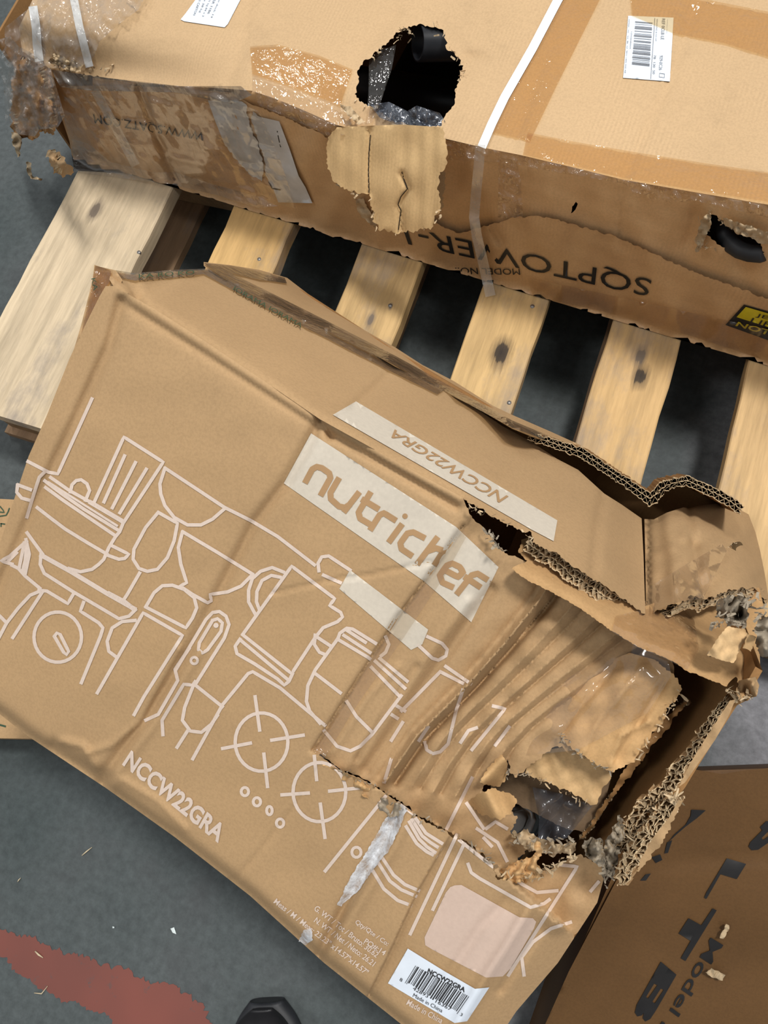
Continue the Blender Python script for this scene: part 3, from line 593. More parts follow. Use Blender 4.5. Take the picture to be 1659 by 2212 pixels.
# crushed left end: stretch wrap over the top corner and down the end, torn board below
W4 = Surf(SQT.o, SQT.n, lambda X, Y: d_top(X, Y)+.004+.006*streak(X, Y, 26, 41, .9, 3)+.004*streak(X, Y, 14, 42, 2.2, 3))
film_part(W4, [(10, 60), (60, 20), (90, -40), (330, -40), (300, 20), (260, 50), (215, 90), (200, 130), (160, 150), (100, 145), (40, 118), (10, 95)], WRAP, name='stretch_wrap')
ev = sqw(Lx-.02, 0, 0)
SE = Surf(sqw(Lx-.03, -.01, .1), NF*.75-LD*.5+np.array([0, 0, .45]), lambda X, Y: .012*streak(X, Y, 30, 51, 1.3, 3)+.007*streak(X, Y, 14, 52, .4, 3))
film_part(SE, [(40, 100), (75, 118), (110, 150), (125, 200), (140, 250), (125, 275), (85, 280), (75, 295), (40, 290), (22, 270), (15, 200), (20, 140)], WRAP, name='stretch_wrap')
film_part(SE, [(-20, 90), (22, 78), (40, 100), (35, 150), (25, 230), (12, 270), (8, 180), (-10, 130)], WRAP, name='stretch_wrap')
mb = MB()
SE2 = Surf(SE.o-SE.n*.014, SE.n, lambda X, Y: .006*streak(X, Y, 30, 61, 1.4, 3)+.003*streak(X, Y, 14, 62, .7, 3))
panel(SE2, [(48, 120, 4), (95, 140, 3), (118, 200, 3), (126, 262, 3), (118, 290, 5), (85, 285, 5), (75, 300, 5), (30, 292, 5), (20, 240, 5), (28, 170, 5)], .004, 7, pitch=9).make('crushed_corner', [KRAFT_DK, CUT, CORE], sq, SB)
SE3 = Surf(SE.o+SE.n*.0, SE.n, lambda X, Y: .004*wob(X, Y, 22, 63)+.012*np.cos((Y-350)/14.))
panel(SE3, [(103, 325, 3), (130, 328, 3), (142, 350, 4), (160, 372, 4), (140, 382, 5), (115, 376, 4), (106, 350, 3)], .003, 6, pitch=7).make('torn_curl', [KRAFT, CUT, CORE], sq, SB)
for pts in ([(24, 285, 3), (45, 295, 3), (44, 330, 3), (38, 340, 3), (28, 315, 3)], [(56, 350, 2), (68, 352, 2), (70, 380, 2), (92, 386, 2), (90, 390, 2), (66, 386, 2), (58, 370, 2)], [(120, 115, 3), (180, 140, 3), (175, 155, 3), (140, 150, 3), (100, 135, 3)]):
    mb = MB(); S = Surf(SE.o, SE.n, lambda X, Y: .006*wob(X, Y, 20, 71)) if pts[0][1] > 200 else Surf(SQT.o, SQT.n, lambda X, Y: d_top(X, Y)+.006+.008*np.abs(wob(X, Y, 20, 73)))
    mb.sheet(S, pts, 0, 5); mb.make('torn_shred', SHRED, sq, SB)
mb = MB(); fringe(mb, Surf(SQT.o, SQT.n, d_top), [(95, 125), (140, 145), (190, 155), (230, 150)], 60, 22, (0, .012), 8, seed=12); mb.make('torn_fringe', SHRED, sq, SB, kind='stuff')
film_part(Surf(SQT.o, SQT.n, lambda X, Y: -.012+.004*streak(X, Y, 12, 91, 1.75, 6)), [(797, 126), (825, 108), (856, 96), (846, 150), (822, 222), (803, 266), (790, 268), (796, 200)], TAPE, 0, 5, 'clear_tape')
# contents seen through the holes
mb = MB(); mb.slab([sqw(.22, .05, .02), sqw(.80, .05, .02), sqw(.80, .55, .02), sqw(.22, .55, .02)], .006); mb.slab([sqw(.22, .50, .02), sqw(.80, .50, .02), sqw(.80, .51, .10), sqw(.22, .51, .10)], .006)
tag(mb.make('steel_bracket', BLACKM), 'black angled steel bracket at the bottom of the ripped hole in the long carton', 'bracket')
tp = Surf((0, 0, DECK+H0-.02), (0, 0, 1)); c = tp.one(902, 92); ax = Vector((.75, .55, -.36)).normalized()
mb = MB(); seg = 32; a0 = ax.orthogonal().normalized(); b0 = ax.cross(a0); V = []
for L, rr in ((0, .0195), (.3, .0195), (.3, .0165), (0, .0165)):
    for k in range(seg):
        t = 6.2832*k/seg; V.append(tuple(Vector(c)+ax*L+(a0*math.cos(t)+b0*math.sin(t))*rr))
mb.add(V, [(i*seg+k, i*seg+(k+1) % seg, ((i+1) % 4)*seg+(k+1) % seg, ((i+1) % 4)*seg+k) for i in range(4) for k in range(seg)])
tag(mb.make('steel_tube', BLACKM), 'black hollow steel tube end showing in the ripped hole of the long taped carton', 'tube')
Sb = Surf((0, 0, DECK+.15), (0, -.1, 1), lambda X, Y: .01*np.abs(wob(X, Y, 40, 81))+.004*np.abs(wob(X, Y, 16, 82)))
mb = MB(); mb.sheet(Sb, [(800, 226), (840, 220), (880, 240), (900, 228), (950, 244), (962, 262), (955, 280), (890, 282), (820, 254)], 0, 6, t=.003); tag(mb.make('plastic_bag', BAG), 'crinkled clear plastic bag inside the ripped hole of the long taped carton', 'bag')
mb = MB(); p0 = Surf((0, 0, DECK+.12), (0, 0, 1)).one(870, 190)
mb.tube([tuple(p0+np.array([-.16, .05, -.07])), tuple(p0+np.array([.2, .06, -.07]))], .03, 20)
tag(mb.make('steel_bar', BLACKM), 'thick black steel bar lying deep inside the ripped hole of the long taped carton', 'bar')
Sh = Surf(e1-NF*.012, NF); pts = [(1562, 500), (1568, 512), (1580, 528), (1598, 540), (1620, 547), (1645, 549), (1652, 548)]
mb = MB(); P = [Sh.one(x, y, -.004+.016*min(1, i/3.)) for i, (x, y) in enumerate(pts)]
P = [P[0]-NF*0+LB*.06+np.array([0, 0, .02])]+P; mb.tube([tuple(p) for p in P], [.0085]*(len(P)-1)+[.0075], 16); mb.make
tag(mb.make('bar_handle', BLACKR), 'bent black rubber coated handle poking out of the torn side of the long carton', 'handle')
# ------------------------------------------------------------------ crushed cookware carton leaning on the pallet end
FTL = np.array([-.393, .230, .519]); U = np.array([.967, -.234, -.102]); U /= np.linalg.norm(U)
V_ = np.array([-.253, -.835, -.488]); V_ -= U*(U @ V_); V_ /= np.linalg.norm(V_); N = np.cross(V_, U); N *= np.sign(N[2])
NW, NH, ND = .55, .405, .318
NB = np.array([-.18, .05, 0.])
nu = thing('cardboard_box', 'crushed kraft cookware carton with white kitchen drawings, torn open at one end', 'box', NB)
T_ = [(690, 1630), (735, 1664), (775, 1677), (800, 1692), (870, 1737), (900, 1762), (960, 1792), (1010, 1822), (1065, 1868), (1074, 1896)]
L1 = [(1000, 1135), (935, 1230), (860, 1330), (770, 1470), (675, 1620)]
L1x = [(1100, 990)]+L1+[(620, 1700)]
C6 = [(1195, 1250), (1170, 1290), (1090, 1390), (1010, 1480), (900, 1590), (835, 1685)]
Rr = [(1450, 1390), (1300, 1480), (1180, 1560), (1105, 1640), (1060, 1740)]
def lerp_line(a, b, t, n=8):
    def at(pl, u):
        L = [math.dist(pl[i], pl[i+1]) for i in range(len(pl)-1)]; s = u*sum(L)
        for i, l in enumerate(L):
            if s <= l or i == len(L)-1: k = s/l; return pl[i][0]+(pl[i+1][0]-pl[i][0])*k, pl[i][1]+(pl[i+1][1]-pl[i][1])*k
            s -= l
    out = []
    for i in range(n+1):
        p, q = at(a, i/n), at(b, i/n); out.append((p[0]*(1-t)+q[0]*t, p[1]*(1-t)+q[1]*t))
    return out
FAN = [(lerp_line(C6, Rr, t), a, wd) for t, a, wd in ((.10, -.007, 9), (.24, .004, 10), (.33, -.006, 8), (.45, .005, 11), (.52, -.007, 8), (.66, .005, 12), (.74, -.006, 8), (.86, .004, 10), (.93, -.006, 8))]
A_ = [(245, 618), (330, 665), (450, 742), (575, 826), (690, 905), (800, 966), (900, 1021), (1000, 1075)]
BOT = [(1010, 2332), (870, 2215), (700, 2080), (540, 1935), (380, 1810), (230, 1703), (150, 1650), (60, 1590), (0, 1543), (-100, 1480)]
C10 = [(862, 1748), (820, 1835), (740, 1965), (680, 2080), (660, 2160)]
C11 = [(1030, 1700), (970, 1808), (900, 1930), (840, 2060), (795, 2150), (700, 2330)]
C12 = [(1330, 1660), (1180, 1900), (1141, 1965), (1090, 2050), (1050, 2110), (985, 2215), (900, 2350)]
C1 = [(262, 650), (235, 750), (165, 905), (95, 1050), (50, 1150), (0, 1265), (-70, 1420)]
C3 = [(690, 915), (620, 1040), (550, 1130), (410, 1400), (312, 1556), (232, 1660), (211, 1712)]
def d_nu(X, Y):
    X = np.asarray(X, float); Y = np.asarray(Y, float)
    d = .0013*wob(X, Y, 420, 101)+.0003*wob(X, Y, 130, 102)
    dist, s, f = pdist(X, Y, C1); d += -.006*np.exp(-(dist/13)**2); d += np.where(s > 0, -.010*(dist/95)**2, 0)
    d += groove(X, Y, C3, -.0055, 13)+groove(X, Y, [(x+22, y+6) for x, y in C3[3:]], .003, 12)+groove(X, Y, [(385, 1400), (330, 1500), (300, 1560), (240, 1610), (190, 1625)], .003, 7)
    d += cusp(X, Y, [(275, 662), (450, 772), (680, 920)], -.0028, 7)+groove(X, Y, [(262, 632), (450, 752), (690, 912)], .0025, 10)
    d += groove(X, Y, [(712, 936), (850, 1016), (985, 1096)], -.0045, 8)+groove(X, Y, [(700, 912), (850, 1000), (995, 1078)], .003, 9)+groove(X, Y, [(690, 905), (705, 925), (715, 945)], -.006, 7)
    # the caved-in stretch right of L1 and above the tear
    dL, sL, fL = pdist(X, Y, L1x); q = np.where(sL < 0, dL, -dL)
    dT, sT, fT = pdist(X, Y, [(250, 1300)]+T_[:-1]+[(1200, 1985)]); above = np.where(sT < 0, 1., 0.)
    fade = smooth((Y-1090)/70.)
    cave = -(.008*smooth(q/6.)+.006*smooth((q-60)/90.)+.022*smooth((q-120)/260.)+.006*smooth((q-330)/150.))*np.where(q > 0, 1, 0)
    pl = cusp(X, Y, C6, .016, 9)+cusp(X, Y, [(x+17, y+8) for x, y in C6], -.012, 7)+cusp(X, Y, [(x-16, y-7) for x, y in C6], -.005, 7)+groove(X, Y, [(1062, 1275), (960, 1420), (862, 1560), (790, 1662)], -.006, 13)+groove(X, Y, [(1010, 1300), (900, 1450), (790, 1600), (745, 1660)], .003, 12)
    for ln, a, wd in FAN: pl = pl+cusp(X, Y, ln, a*.8, wd*.9)
    pl = pl + .0015*wob(X, Y, 60, 105)*smooth((q-150)/100)+groove(X, Y, [(900, 1440), (820, 1560), (770, 1640)], -.004, 7)+groove(X, Y, [(860, 1440), (800, 1500), (720, 1625)], .002, 6)
    d = d + above*fade*(cave + pl*smooth(q/40.)) + cusp(X, Y, L1, -.006, 3.5)
    below = 1-above
    lo = groove(X, Y, C10, -.008, 11)+groove(X, Y, [(x+24, y+8) for x, y in C10], .004, 14)
    d11, s11, f11 = pdist(X, Y, C11); r11 = np.where(s11 < 0, d11, -d11)
    lo = lo - .009*smooth(r11/6.+.5)*np.exp(-np.clip(r11, 0, None)/140.)
    d12, s12, f12 = pdist(X, Y, C12); r12 = np.where(s12 < 0, d12, -d12)
    lo = lo + .005*np.exp(-(d12/14)**2) - np.where(r12 > 0, .032*(r12/130.)**1.2, 0)
    lo = lo + groove(X, Y, [(1110, 1930), (1040, 2000), (960, 2120)], -.003, 12)+groove(X, Y, [(1250, 1870), (1180, 1990), (1080, 2140)], -.004, 8)
    d = d + below*lo*smooth((X-560)/130.)*(.3+.7*smooth((sT-2)/40.))
    d = d + groove(X, Y, [(590, 1282), (700, 1256), (800, 1242), (930, 1214)], -.002, 4)
    d = d + groove(X, Y, [(700, 1640), (640, 1740), (545, 1860), (490, 1920), (520, 1960), (575, 1980)], -.0016, 5)+groove(X, Y, [(265, 1685), (340, 1730), (400, 1790)], .0025, 8)
    d = d + groove(X, Y, [(120, 1610), (160, 1640), (230, 1680)], -.006, 14)+groove(X, Y, [(130, 1600), (180, 1612), (205, 1655)], .004, 8)
    db, sb, fb = pdist(X, Y, BOT); d = d - .012*np.exp(-(db/14.)**2)
    return d
SN = Surf(FTL, N, d_nu)
Tup = [(x+.8, y-1.5) for x, y in T_[::-1]]; Tdn = [(x-.8, y+1.5) for x, y in T_]
J = lambda pts, a: [(p[0], p[1], a) for p in pts]
front_out = A_ + J([(1008, 1096), (1024, 1122), (1050, 1146), (1074, 1180), (1095, 1196)], 2.5) + [(1120, 1205), (1300, 1300), (1440, 1400)] + \
    J([(1456, 1440), (1440, 1480), (1400, 1540), (1330, 1600), (1262, 1640), (1205, 1612), (1165, 1640), (1112, 1680), (1100, 1668), (1096, 1640), (1075, 1662), (1046, 1690), (1036, 1722), (1090, 1737), (1117, 1762), (1104, 1800), (1142, 1835), (1104, 1874)], 3.5) + \
    J(Tup[:6], 3) + J(Tup[6:], 1.5) + J(Tdn[:5], 1.5) + J(Tdn[5:], 3) + J([(1074, 1900), (1122, 1898), (1170, 1885), (1206, 1868), (1249, 1847)], 4) + [(1292, 1864), (1308, 1885), (1290, 1950), (1205, 2080), (1115, 2185), (1075, 2245)] + BOT + [(-30, 1265), (0, 1174), (30, 1080), (62, 985), (100, 900), (150, 775), (190, 690), (215, 640), (228, 618)]
NM = [KRAFT, CUT, CORE]
panel(SN, front_out, .006, 7, extra=[L1, C6, [(x+17, y+8) for x, y in C6], C10, C11, C3]+[f[0] for f in FAN], rows=1, pitch=8, depth=12).make('front_panel', NM, nu, NB)

# top flaps
a0 = SN.one(330, 668); a1 = SN.one(900, 1023); Ud = (a1-a0)/np.linalg.norm(a1-a0)
def at_depth(x, y, dep):   # point of this sight line that lies dep behind the plain front plane
    return Surf(FTL-N*dep, N).one(x, y)
s0 = at_depth(700, 713, .172)
nT = np.cross(Ud, s0-a0); nT /= np.linalg.norm(nT); nT *= np.sign(nT @ (CAM-a0))
def d_tf(X, Y):
    d = .0012*wob(X, Y, 200, 121)+groove(X, Y, [(760, 880), (800, 845), (835, 812)], -.0025, 7)+groove(X, Y, A_, -.002, 7)
    d += groove(X, Y, [(1305, 1066), (1290, 1140), (1282, 1245)], -.003, 9)+groove(X, Y, [(300, 640), (360, 600)], -.002, 20)
    d += -.014*smooth((X-1240)/150.)*smooth((X-1240)/150.)
    d += groove(X, Y, [(265, 590), (290, 625), (300, 650)], -.004, 10)
    return d
STF = Surf(a0, nT, d_tf)
seamL = [(240, 586), (291, 594), (371, 587), (451, 583), (485, 603), (548, 641), (700, 715), (769, 741), (853, 791), (959, 846), (1022, 878), (1085, 920), (1148, 954), (1203, 991), (1249, 1015), (1305, 1066), (1343, 1090), (1386, 1120)]
tf_out = A_[::-1] + [(236, 604)] + seamL + [(1390, 1200), (1394, 1326, 3)] + J([(1360, 1303), (1322, 1278), (1275, 1248), (1241, 1227), (1206, 1197), (1181, 1186), (1150, 1172), (1148, 1150), (1117, 1144), (1074, 1122), (1035, 1098), (1010, 1086)], 3)
panel(STF, tf_out, .006, 10, rows=1, pitch=9, depth=12).make('top_flap', NM, nu, NB)
def d_r(X, Y):
    k = (X-1390)+(Y-1210)*.0
    d = -.016+.020*smooth(k/95.)-.008*np.exp(-((X-1395-(Y-1120)*.02)/8.)**2)+groove(X, Y, [(1486, 1096), (1500, 1180), (1522, 1292)], -.004, 9)+groove(X, Y, [(1440, 1110), (1452, 1200), (1462, 1300)], .003, 14)
    return d-.03*smooth((X-1570)/110.)**2+.0012*wob(X, Y, 60, 125)+groove(X, Y, [(1400, 1190), (1450, 1170), (1500, 1180)], -.002, 8)
SR = Surf(a0, nT, d_r)
r_out = [(1392, 1121), (1412, 1122), (1441, 1107), (1476, 1096), (1488, 1098), (1510, 1092), (1548, 1088), (1582, 1092), (1617, 1111), (1632, 1150), (1642, 1190), (1652, 1240), (1660, 1290, 4)] + J([(1651, 1300), (1640, 1280), (1604, 1268), (1565, 1279), (1523, 1295), (1497, 1287), (1459, 1304), (1424, 1318)], 4) + [(1396, 1326)]
nick = J([(1574, 1181), (1585, 1172), (1598, 1170), (1605, 1178), (1592, 1182), (1590, 1190)], 1.5)
panel(SR, r_out, .006, 9, [nick], rows=2, pitch=9, depth=12).make('top_flap', NM, nu, NB)
# the far pair of top flaps, lifted, with its fluted edge
s1 = STF.one(500, 612); s2 = STF.one(950, 842); qb = at_depth(853, 750, .33)
nB = np.cross(s2-s1, qb-s1); nB /= np.linalg.norm(nB); nB *= np.sign(nB @ (CAM-s1))
STB = Surf(s1, nB, lambda X, Y: .002*wob(X, Y, 200, 131)+.008*smooth((X-1000)/150))
ETB = [(1150, 944), (1250, 978), (1313, 1020), (1362, 1054), (1401, 1089), (1420, 1077), (1438, 1050), (1484, 1042), (1532, 1064), (1596, 1100), (1630, 1142)]
tb_out = [(440, 574), (451, 584), (485, 604), (548, 642), (700, 716), (769, 742), (853, 792), (959, 846), (1043, 889), (1106, 926), (1150, 944), (1250, 974), (1255, 962), (1191, 933), (1106, 896), (1064, 876), (980, 823), (912, 788), (853, 750), (769, 703), (705, 665), (620, 600), (560, 583), (500, 573), (440, 566)]
panel(STB, tb_out, .006, 9, flute=False).make('top_flap', NM, nu, NB)
SEB = Surf(at_depth(1300, 1010, .20), N+.25*U)
ELO = [(1140, 950), (1190, 966), (1250, 988), (1313, 1027), (1362, 1061), (1401, 1095), (1420, 1086), (1436, 1064), (1450, 1056), (1484, 1049), (1532, 1071), (1570, 1092), (1600, 1112)]
EHI = [(1146, 932), (1196, 948), (1256, 966), (1320, 1008), (1371, 1042), (1404, 1066), (1412, 1058), (1426, 1040), (1446, 1035), (1486, 1028), (1536, 1048), (1578, 1070), (1610, 1094)]
dvb = (qb-STF.one(853, 790)); dvb = dvb/np.linalg.norm(dvb)
dvf = SEB.one(1400, 1050)-CAM; dvf = dvf/np.linalg.norm(dvf)*.12+dvb*.012
mb = MB(); edge_band(mb, SEB, ELO, EHI, dvf, 2, 13, rough=.0003); mb.make('far_flap', [KRAFT_DK, CUT, CORE], nu, NB)
def tape2(S, out, mat, name='tape', e=.0016, sp=10, amp=.0005, sc=30, seed=3):
    S2 = Surf(S.o, S.n, lambda X, Y: S.d(X, Y)+amp*np.abs(wob(X, Y, sc, seed))); mb = MB(); mb.sheet(S2, out, e, sp); return mb.make(name, mat, nu, NB)
DTAPE = film('seam_tape', (.62, .56, .46), .12, (.4, .37, .32), .15, bscale=60, bst=.8)
tape2(STF, [(245, 583), (291, 590), (371, 583), (451, 580), (490, 602), (548, 638), (700, 712), (853, 788), (959, 843), (945, 852), (840, 800), (700, 728), (560, 658), (470, 608), (440, 592), (371, 600), (291, 606), (255, 600)], DTAPE)
tape2(STB, [(440, 568), (500, 574), (560, 586), (615, 600), (620, 612), (560, 604), (500, 590), (700, 690), (853, 768), (980, 838), (1106, 908), (1240, 964), (1245, 974), (1106, 924), (959, 844), (853, 789), (700, 713), (548, 639), (485, 602)], DTAPE)
text_part(STF, 'IORAMA IORAMA', [(508, 618), (655, 700), (650, 708), (503, 626)], nu, NB, .003, 0, GREENINK, 'tape_print')
text_part(STF, 'KA RO KO', [(300, 592), (420, 583), (420, 592), (300, 601)], nu, NB, .003, 0, GREENINK, 'tape_print')
# walls behind: corners of the carton body
def nw(u, v, dep):
    p = FTL+U*u*NW+V_*v*NH-N*dep; p[2] = max(p[2], .004); return p
tops = [nw(.03, .0, ND-.01)]+[STB.one(x, y)-N*.012 for x, y in ((640, 622), (853, 760), (1064, 884), (1200, 945))]+[SEB.one(x, y)+dvf*.97 for x, y in ((1300, 1005), (1371, 1046), (1404, 1070), (1440, 1042), (1490, 1034), (1540, 1054), (1600, 1094))]+[nw(.99, .0, ND-.02)]
top3 = []; bot3 = []
for q_ in tops:
    v_ = ((q_-FTL) @ V_); u_ = ((q_-FTL) @ U); top3.append(q_); bot3.append(nw(min(max(u_/NW, .01), .985), .98, ND))
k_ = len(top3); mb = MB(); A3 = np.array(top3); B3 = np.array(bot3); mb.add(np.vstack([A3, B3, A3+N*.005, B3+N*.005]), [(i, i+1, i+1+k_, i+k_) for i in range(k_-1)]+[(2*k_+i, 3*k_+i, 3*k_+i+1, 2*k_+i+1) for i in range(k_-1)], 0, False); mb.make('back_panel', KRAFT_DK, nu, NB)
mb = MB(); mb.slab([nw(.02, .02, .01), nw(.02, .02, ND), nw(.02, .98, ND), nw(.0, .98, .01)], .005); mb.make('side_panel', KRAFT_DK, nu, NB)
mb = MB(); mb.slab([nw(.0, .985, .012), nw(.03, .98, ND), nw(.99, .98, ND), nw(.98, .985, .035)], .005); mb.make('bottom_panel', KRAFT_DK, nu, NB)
SWs = Surf(FTL-N*.018, N); fr3 = np.array([SWs.one(x, y) for x, y in ((1632, 1440), (1596, 1505), (1577, 1515), (1526, 1595), (1490, 1652), (1466, 1692), (1430, 1740), (1405, 1767), (1385, 1797), (1352, 1852), (1325, 1890), (1285, 1925), (1185, 2080), (1095, 2180), (1000, 2310))])
fr3[-5:] -= N*np.array([.02, .035, .04, .04, .04])[:, None]; bk3 = fr3-N*(ND-.08); bk3[:, 2] = np.maximum(bk3[:, 2], .004); k_ = len(fr3); mb = MB()
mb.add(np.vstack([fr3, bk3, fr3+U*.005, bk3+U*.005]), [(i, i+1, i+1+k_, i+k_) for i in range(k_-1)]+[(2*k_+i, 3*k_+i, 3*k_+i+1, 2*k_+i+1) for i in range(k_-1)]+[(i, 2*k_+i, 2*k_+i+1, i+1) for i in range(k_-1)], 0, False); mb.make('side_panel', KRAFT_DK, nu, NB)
# left corner: taped side strip
SL = Surf(FTL, N*.97-U*.2, lambda X, Y: -.012+.001*wob(X, Y, 40, 141))
panel(SL, [(206, 574), (250, 584), (264, 604), (256, 636), (225, 660), (188, 694), (150, 778), (140, 820), (158, 760), (176, 700), (196, 620)], .004, 7, flute=False).make('side_strip', NM, nu, NB)
mb = MB(); mb.sheet(SL, [(204, 572), (240, 585), (238, 606), (222, 632), (196, 690), (170, 745), (180, 700), (198, 620)], .002, 7); mb.make('tape', film('corner_tape', (.72, .55, .35), .1, (.5, .38, .22), .12, bscale=90, bst=1.), nu, NB)
mb = MB(); mb.glyphs(SL, 'KA', [(206, 600), (212, 626), (202, 628), (197, 602)], .004); mb.make('tape_print', GREENINK, nu, NB)
# the long front strip that sags below the torn top
LF = [(1106, 1229), (1138, 1252), (1189, 1278), (1241, 1308), (1292, 1342), (1322, 1363), (1377, 1397), (1441, 1423), (1484, 1449), (1527, 1466), (1570, 1483)]
def d_fl(X, Y):
    d, s, f = pdist(X, Y, LF); up = np.where(s < 0, d, -d)
    return .010-.115*np.clip(up, 0, 200)/160.-.006*np.exp(-(d/12)**2)-.055*smooth((up-75)/35.)*smooth((X-1440)/50.)+.0012*wob(X, Y, 90, 151)-.012*smooth((X-1560)/60.)+groove(X, Y, [(1590, 1462), (1610, 1440), (1638, 1440)], -.004, 7)
SFL = Surf(FTL, N, d_fl)
fl_out = J([(1106, 1229), (1138, 1252), (1189, 1278), (1241, 1308), (1292, 1342), (1322, 1363), (1377, 1397), (1441, 1423), (1484, 1449), (1527, 1466), (1570, 1483)], 1.6) + J([(1590, 1462), (1593, 1490), (1600, 1512), (1622, 1505)], 3) + [(1632, 1480), (1642, 1440), (1640, 1380), (1652, 1320), (1640, 1270), (1560, 1262), (1480, 1275), (1394, 1310), (1300, 1250), (1240, 1212), (1180, 1172), (1150, 1158)] + J([(1126, 1166), (1120, 1194), (1139, 1211)], 2)
panel(SFL, fl_out, .006, 8, rows=1, pitch=7, depth=10).make('torn_flap', [board('kraft_flap', S2L(178, 142, 98), .06, dirt=.1), CUT, CORE], nu, NB)
bk = (s0-a0)/np.linalg.norm(s0-a0)
for S, pts in ((STF, [(1148, 1160), (1181, 1186), (1206, 1197), (1241, 1227), (1275, 1248), (1322, 1278), (1360, 1303), (1393, 1326)]), (SR, [(1396, 1326), (1424, 1318), (1459, 1304), (1497, 1287), (1523, 1295), (1565, 1279), (1604, 1268), (1640, 1280), (1652, 1300)])):
    mb = MB(); edge_band(mb, Surf(S.o, S.n, lambda X, Y, S=S: S.d(X, Y)-.0045), pts, pts, bk*.018, 2, 13, off=-nT*.010+N*.005, rough=.0004); mb.make('torn_edge', [KRAFT, CUT, CORE], nu, NB)
# liners and shreds hanging in the torn end
def scrap(S, out, name, mats, t=.003, sp=7, e=0., amp=.003, sc=30, seed=1, flute=True, pitch=8, depth=9, rows=1):
    S2 = Surf(S.o, S.n, lambda X, Y: (S.d(X, Y) if S.d else 0)+e+amp*wob(X, Y, sc, seed)); return panel(S2, out, t, sp, pitch=pitch, depth=depth, flute=flute, rows=rows).make(name, mats, nu, NB)
PEEL = [board('peeled_liner', S2L(196, 158, 110), .1, dirt=.2), CUT, CORE]; TORN = [SHRED, CUT, CORE]
S0 = Surf(FTL, N)
SPE = Surf(FTL, N, lambda X, Y: -.034+.006*np.exp(-((Y-1480)/60.)**2)-.018*(1-smooth(((X-1215)*.78+(Y-1470)*.63)/100.))+cusp(X, Y, [(1330, 1440), (1215, 1570)], -.006, 10)+cusp(X, Y, [(1390, 1440), (1290, 1560), (1262, 1620)], .005, 14)+cusp(X, Y, [(1440, 1470), (1330, 1640)], -.005, 9)+cusp(X, Y, [(1400, 1560), (1340, 1590), (1320, 1650)], .005, 8)+cusp(X, Y, [(1240, 1500), (1400, 1470)], .002, 12))
scrap(SPE, J([(1198, 1578), (1224, 1608), (1275, 1646), (1322, 1668), (1373, 1642), (1399, 1608), (1420, 1573), (1437, 1552), (1446, 1522), (1471, 1501), (1471, 1480), (1450, 1454)], 3.5) + [(1415, 1425), (1360, 1410), (1310, 1430), (1250, 1480), (1215, 1530)], 'peeled_liner', PEEL, .003, 6, .0, .0016, 60, 7)
scrap(Surf(FTL, N, lambda X, Y: -.058+0*X), J([(1134, 1672), (1159, 1680), (1206, 1702), (1249, 1719), (1275, 1740), (1292, 1732)], 3) + [(1318, 1672), (1300, 1640), (1240, 1610), (1180, 1620), (1140, 1650)], 'inner_liner', [board('liner_pale', S2L(198, 164, 118), .07, flutes=.3), CUT, CORE], .005, 8, 0, .0012, 40, 8, pitch=9)
scrap(Surf(FTL, N, lambda X, Y: -.030+.012*np.cos((X-1062+(Y-1665))/17.)), J([(1036, 1690), (1052, 1660), (1085, 1630), (1097, 1650), (1092, 1685), (1075, 1700)], 3), 'torn_curl', PEEL, .003, 5, 0, .0010, 40, 9)
scrap(Surf(FTL, N, lambda X, Y: -.026+.014*np.cos((X-1065-(Y-1735)*.6)/22.)), J([(1012, 1738), (1030, 1715), (1062, 1702), (1095, 1712), (1117, 1730), (1105, 1758), (1080, 1772), (1045, 1762)], 3), 'torn_curl', PEEL, .003, 5, 0, .0010, 40, 10)
scrap(Surf(FTL, N, lambda X, Y: -.014+.010*np.abs(wob(X, Y, 40, 13))), J([(1080, 1880), (1115, 1862), (1150, 1850), (1160, 1812), (1172, 1835), (1160, 1868), (1175, 1895), (1120, 1906), (1085, 1905)], 4), 'torn_curl', PEEL, .003, 5, 0, .0015, 40, 11)
scrap(Surf(FTL, N, lambda X, Y: -.03+.008*wob(X, Y, 40, 14)), J([(1105, 1800), (1140, 1790), (1170, 1812), (1215, 1826), (1245, 1820), (1240, 1840), (1190, 1850), (1140, 1835)], 4), 'torn_liner', TORN, .003, 5, 0, .003, 18, 12)
scrap(Surf(FTL, N, lambda X, Y: .002+.008*wob(X, Y, 24, 15)), J([(1262, 1815), (1280, 1808), (1300, 1812), (1306, 1835), (1308, 1872), (1290, 1868), (1268, 1850), (1258, 1832)], 3), 'crumpled_wad', [GREYTEAR, CUT, CORE], .004, 5, 0, .004, 16, 13)
scrap(Surf(FTL, N, lambda X, Y: .0+.006*wob(X, Y, 24, 16)), J([(685, 1645), (735, 1662), (770, 1680), (800, 1700), (795, 1728), (782, 1712), (760, 1702), (735, 1680)], 3), 'torn_lip', PEEL, .002, 5, .002, .002, 14, 14)
scrap(Surf(FTL, N, lambda X, Y: -.004+.006*wob(X, Y, 22, 17)), J([(815, 1722), (845, 1728), (872, 1742), (860, 1765), (835, 1765), (818, 1748)], 3), 'torn_lip', [GREYTEAR, CUT, CORE], .003, 5, .004, .003, 14, 15)
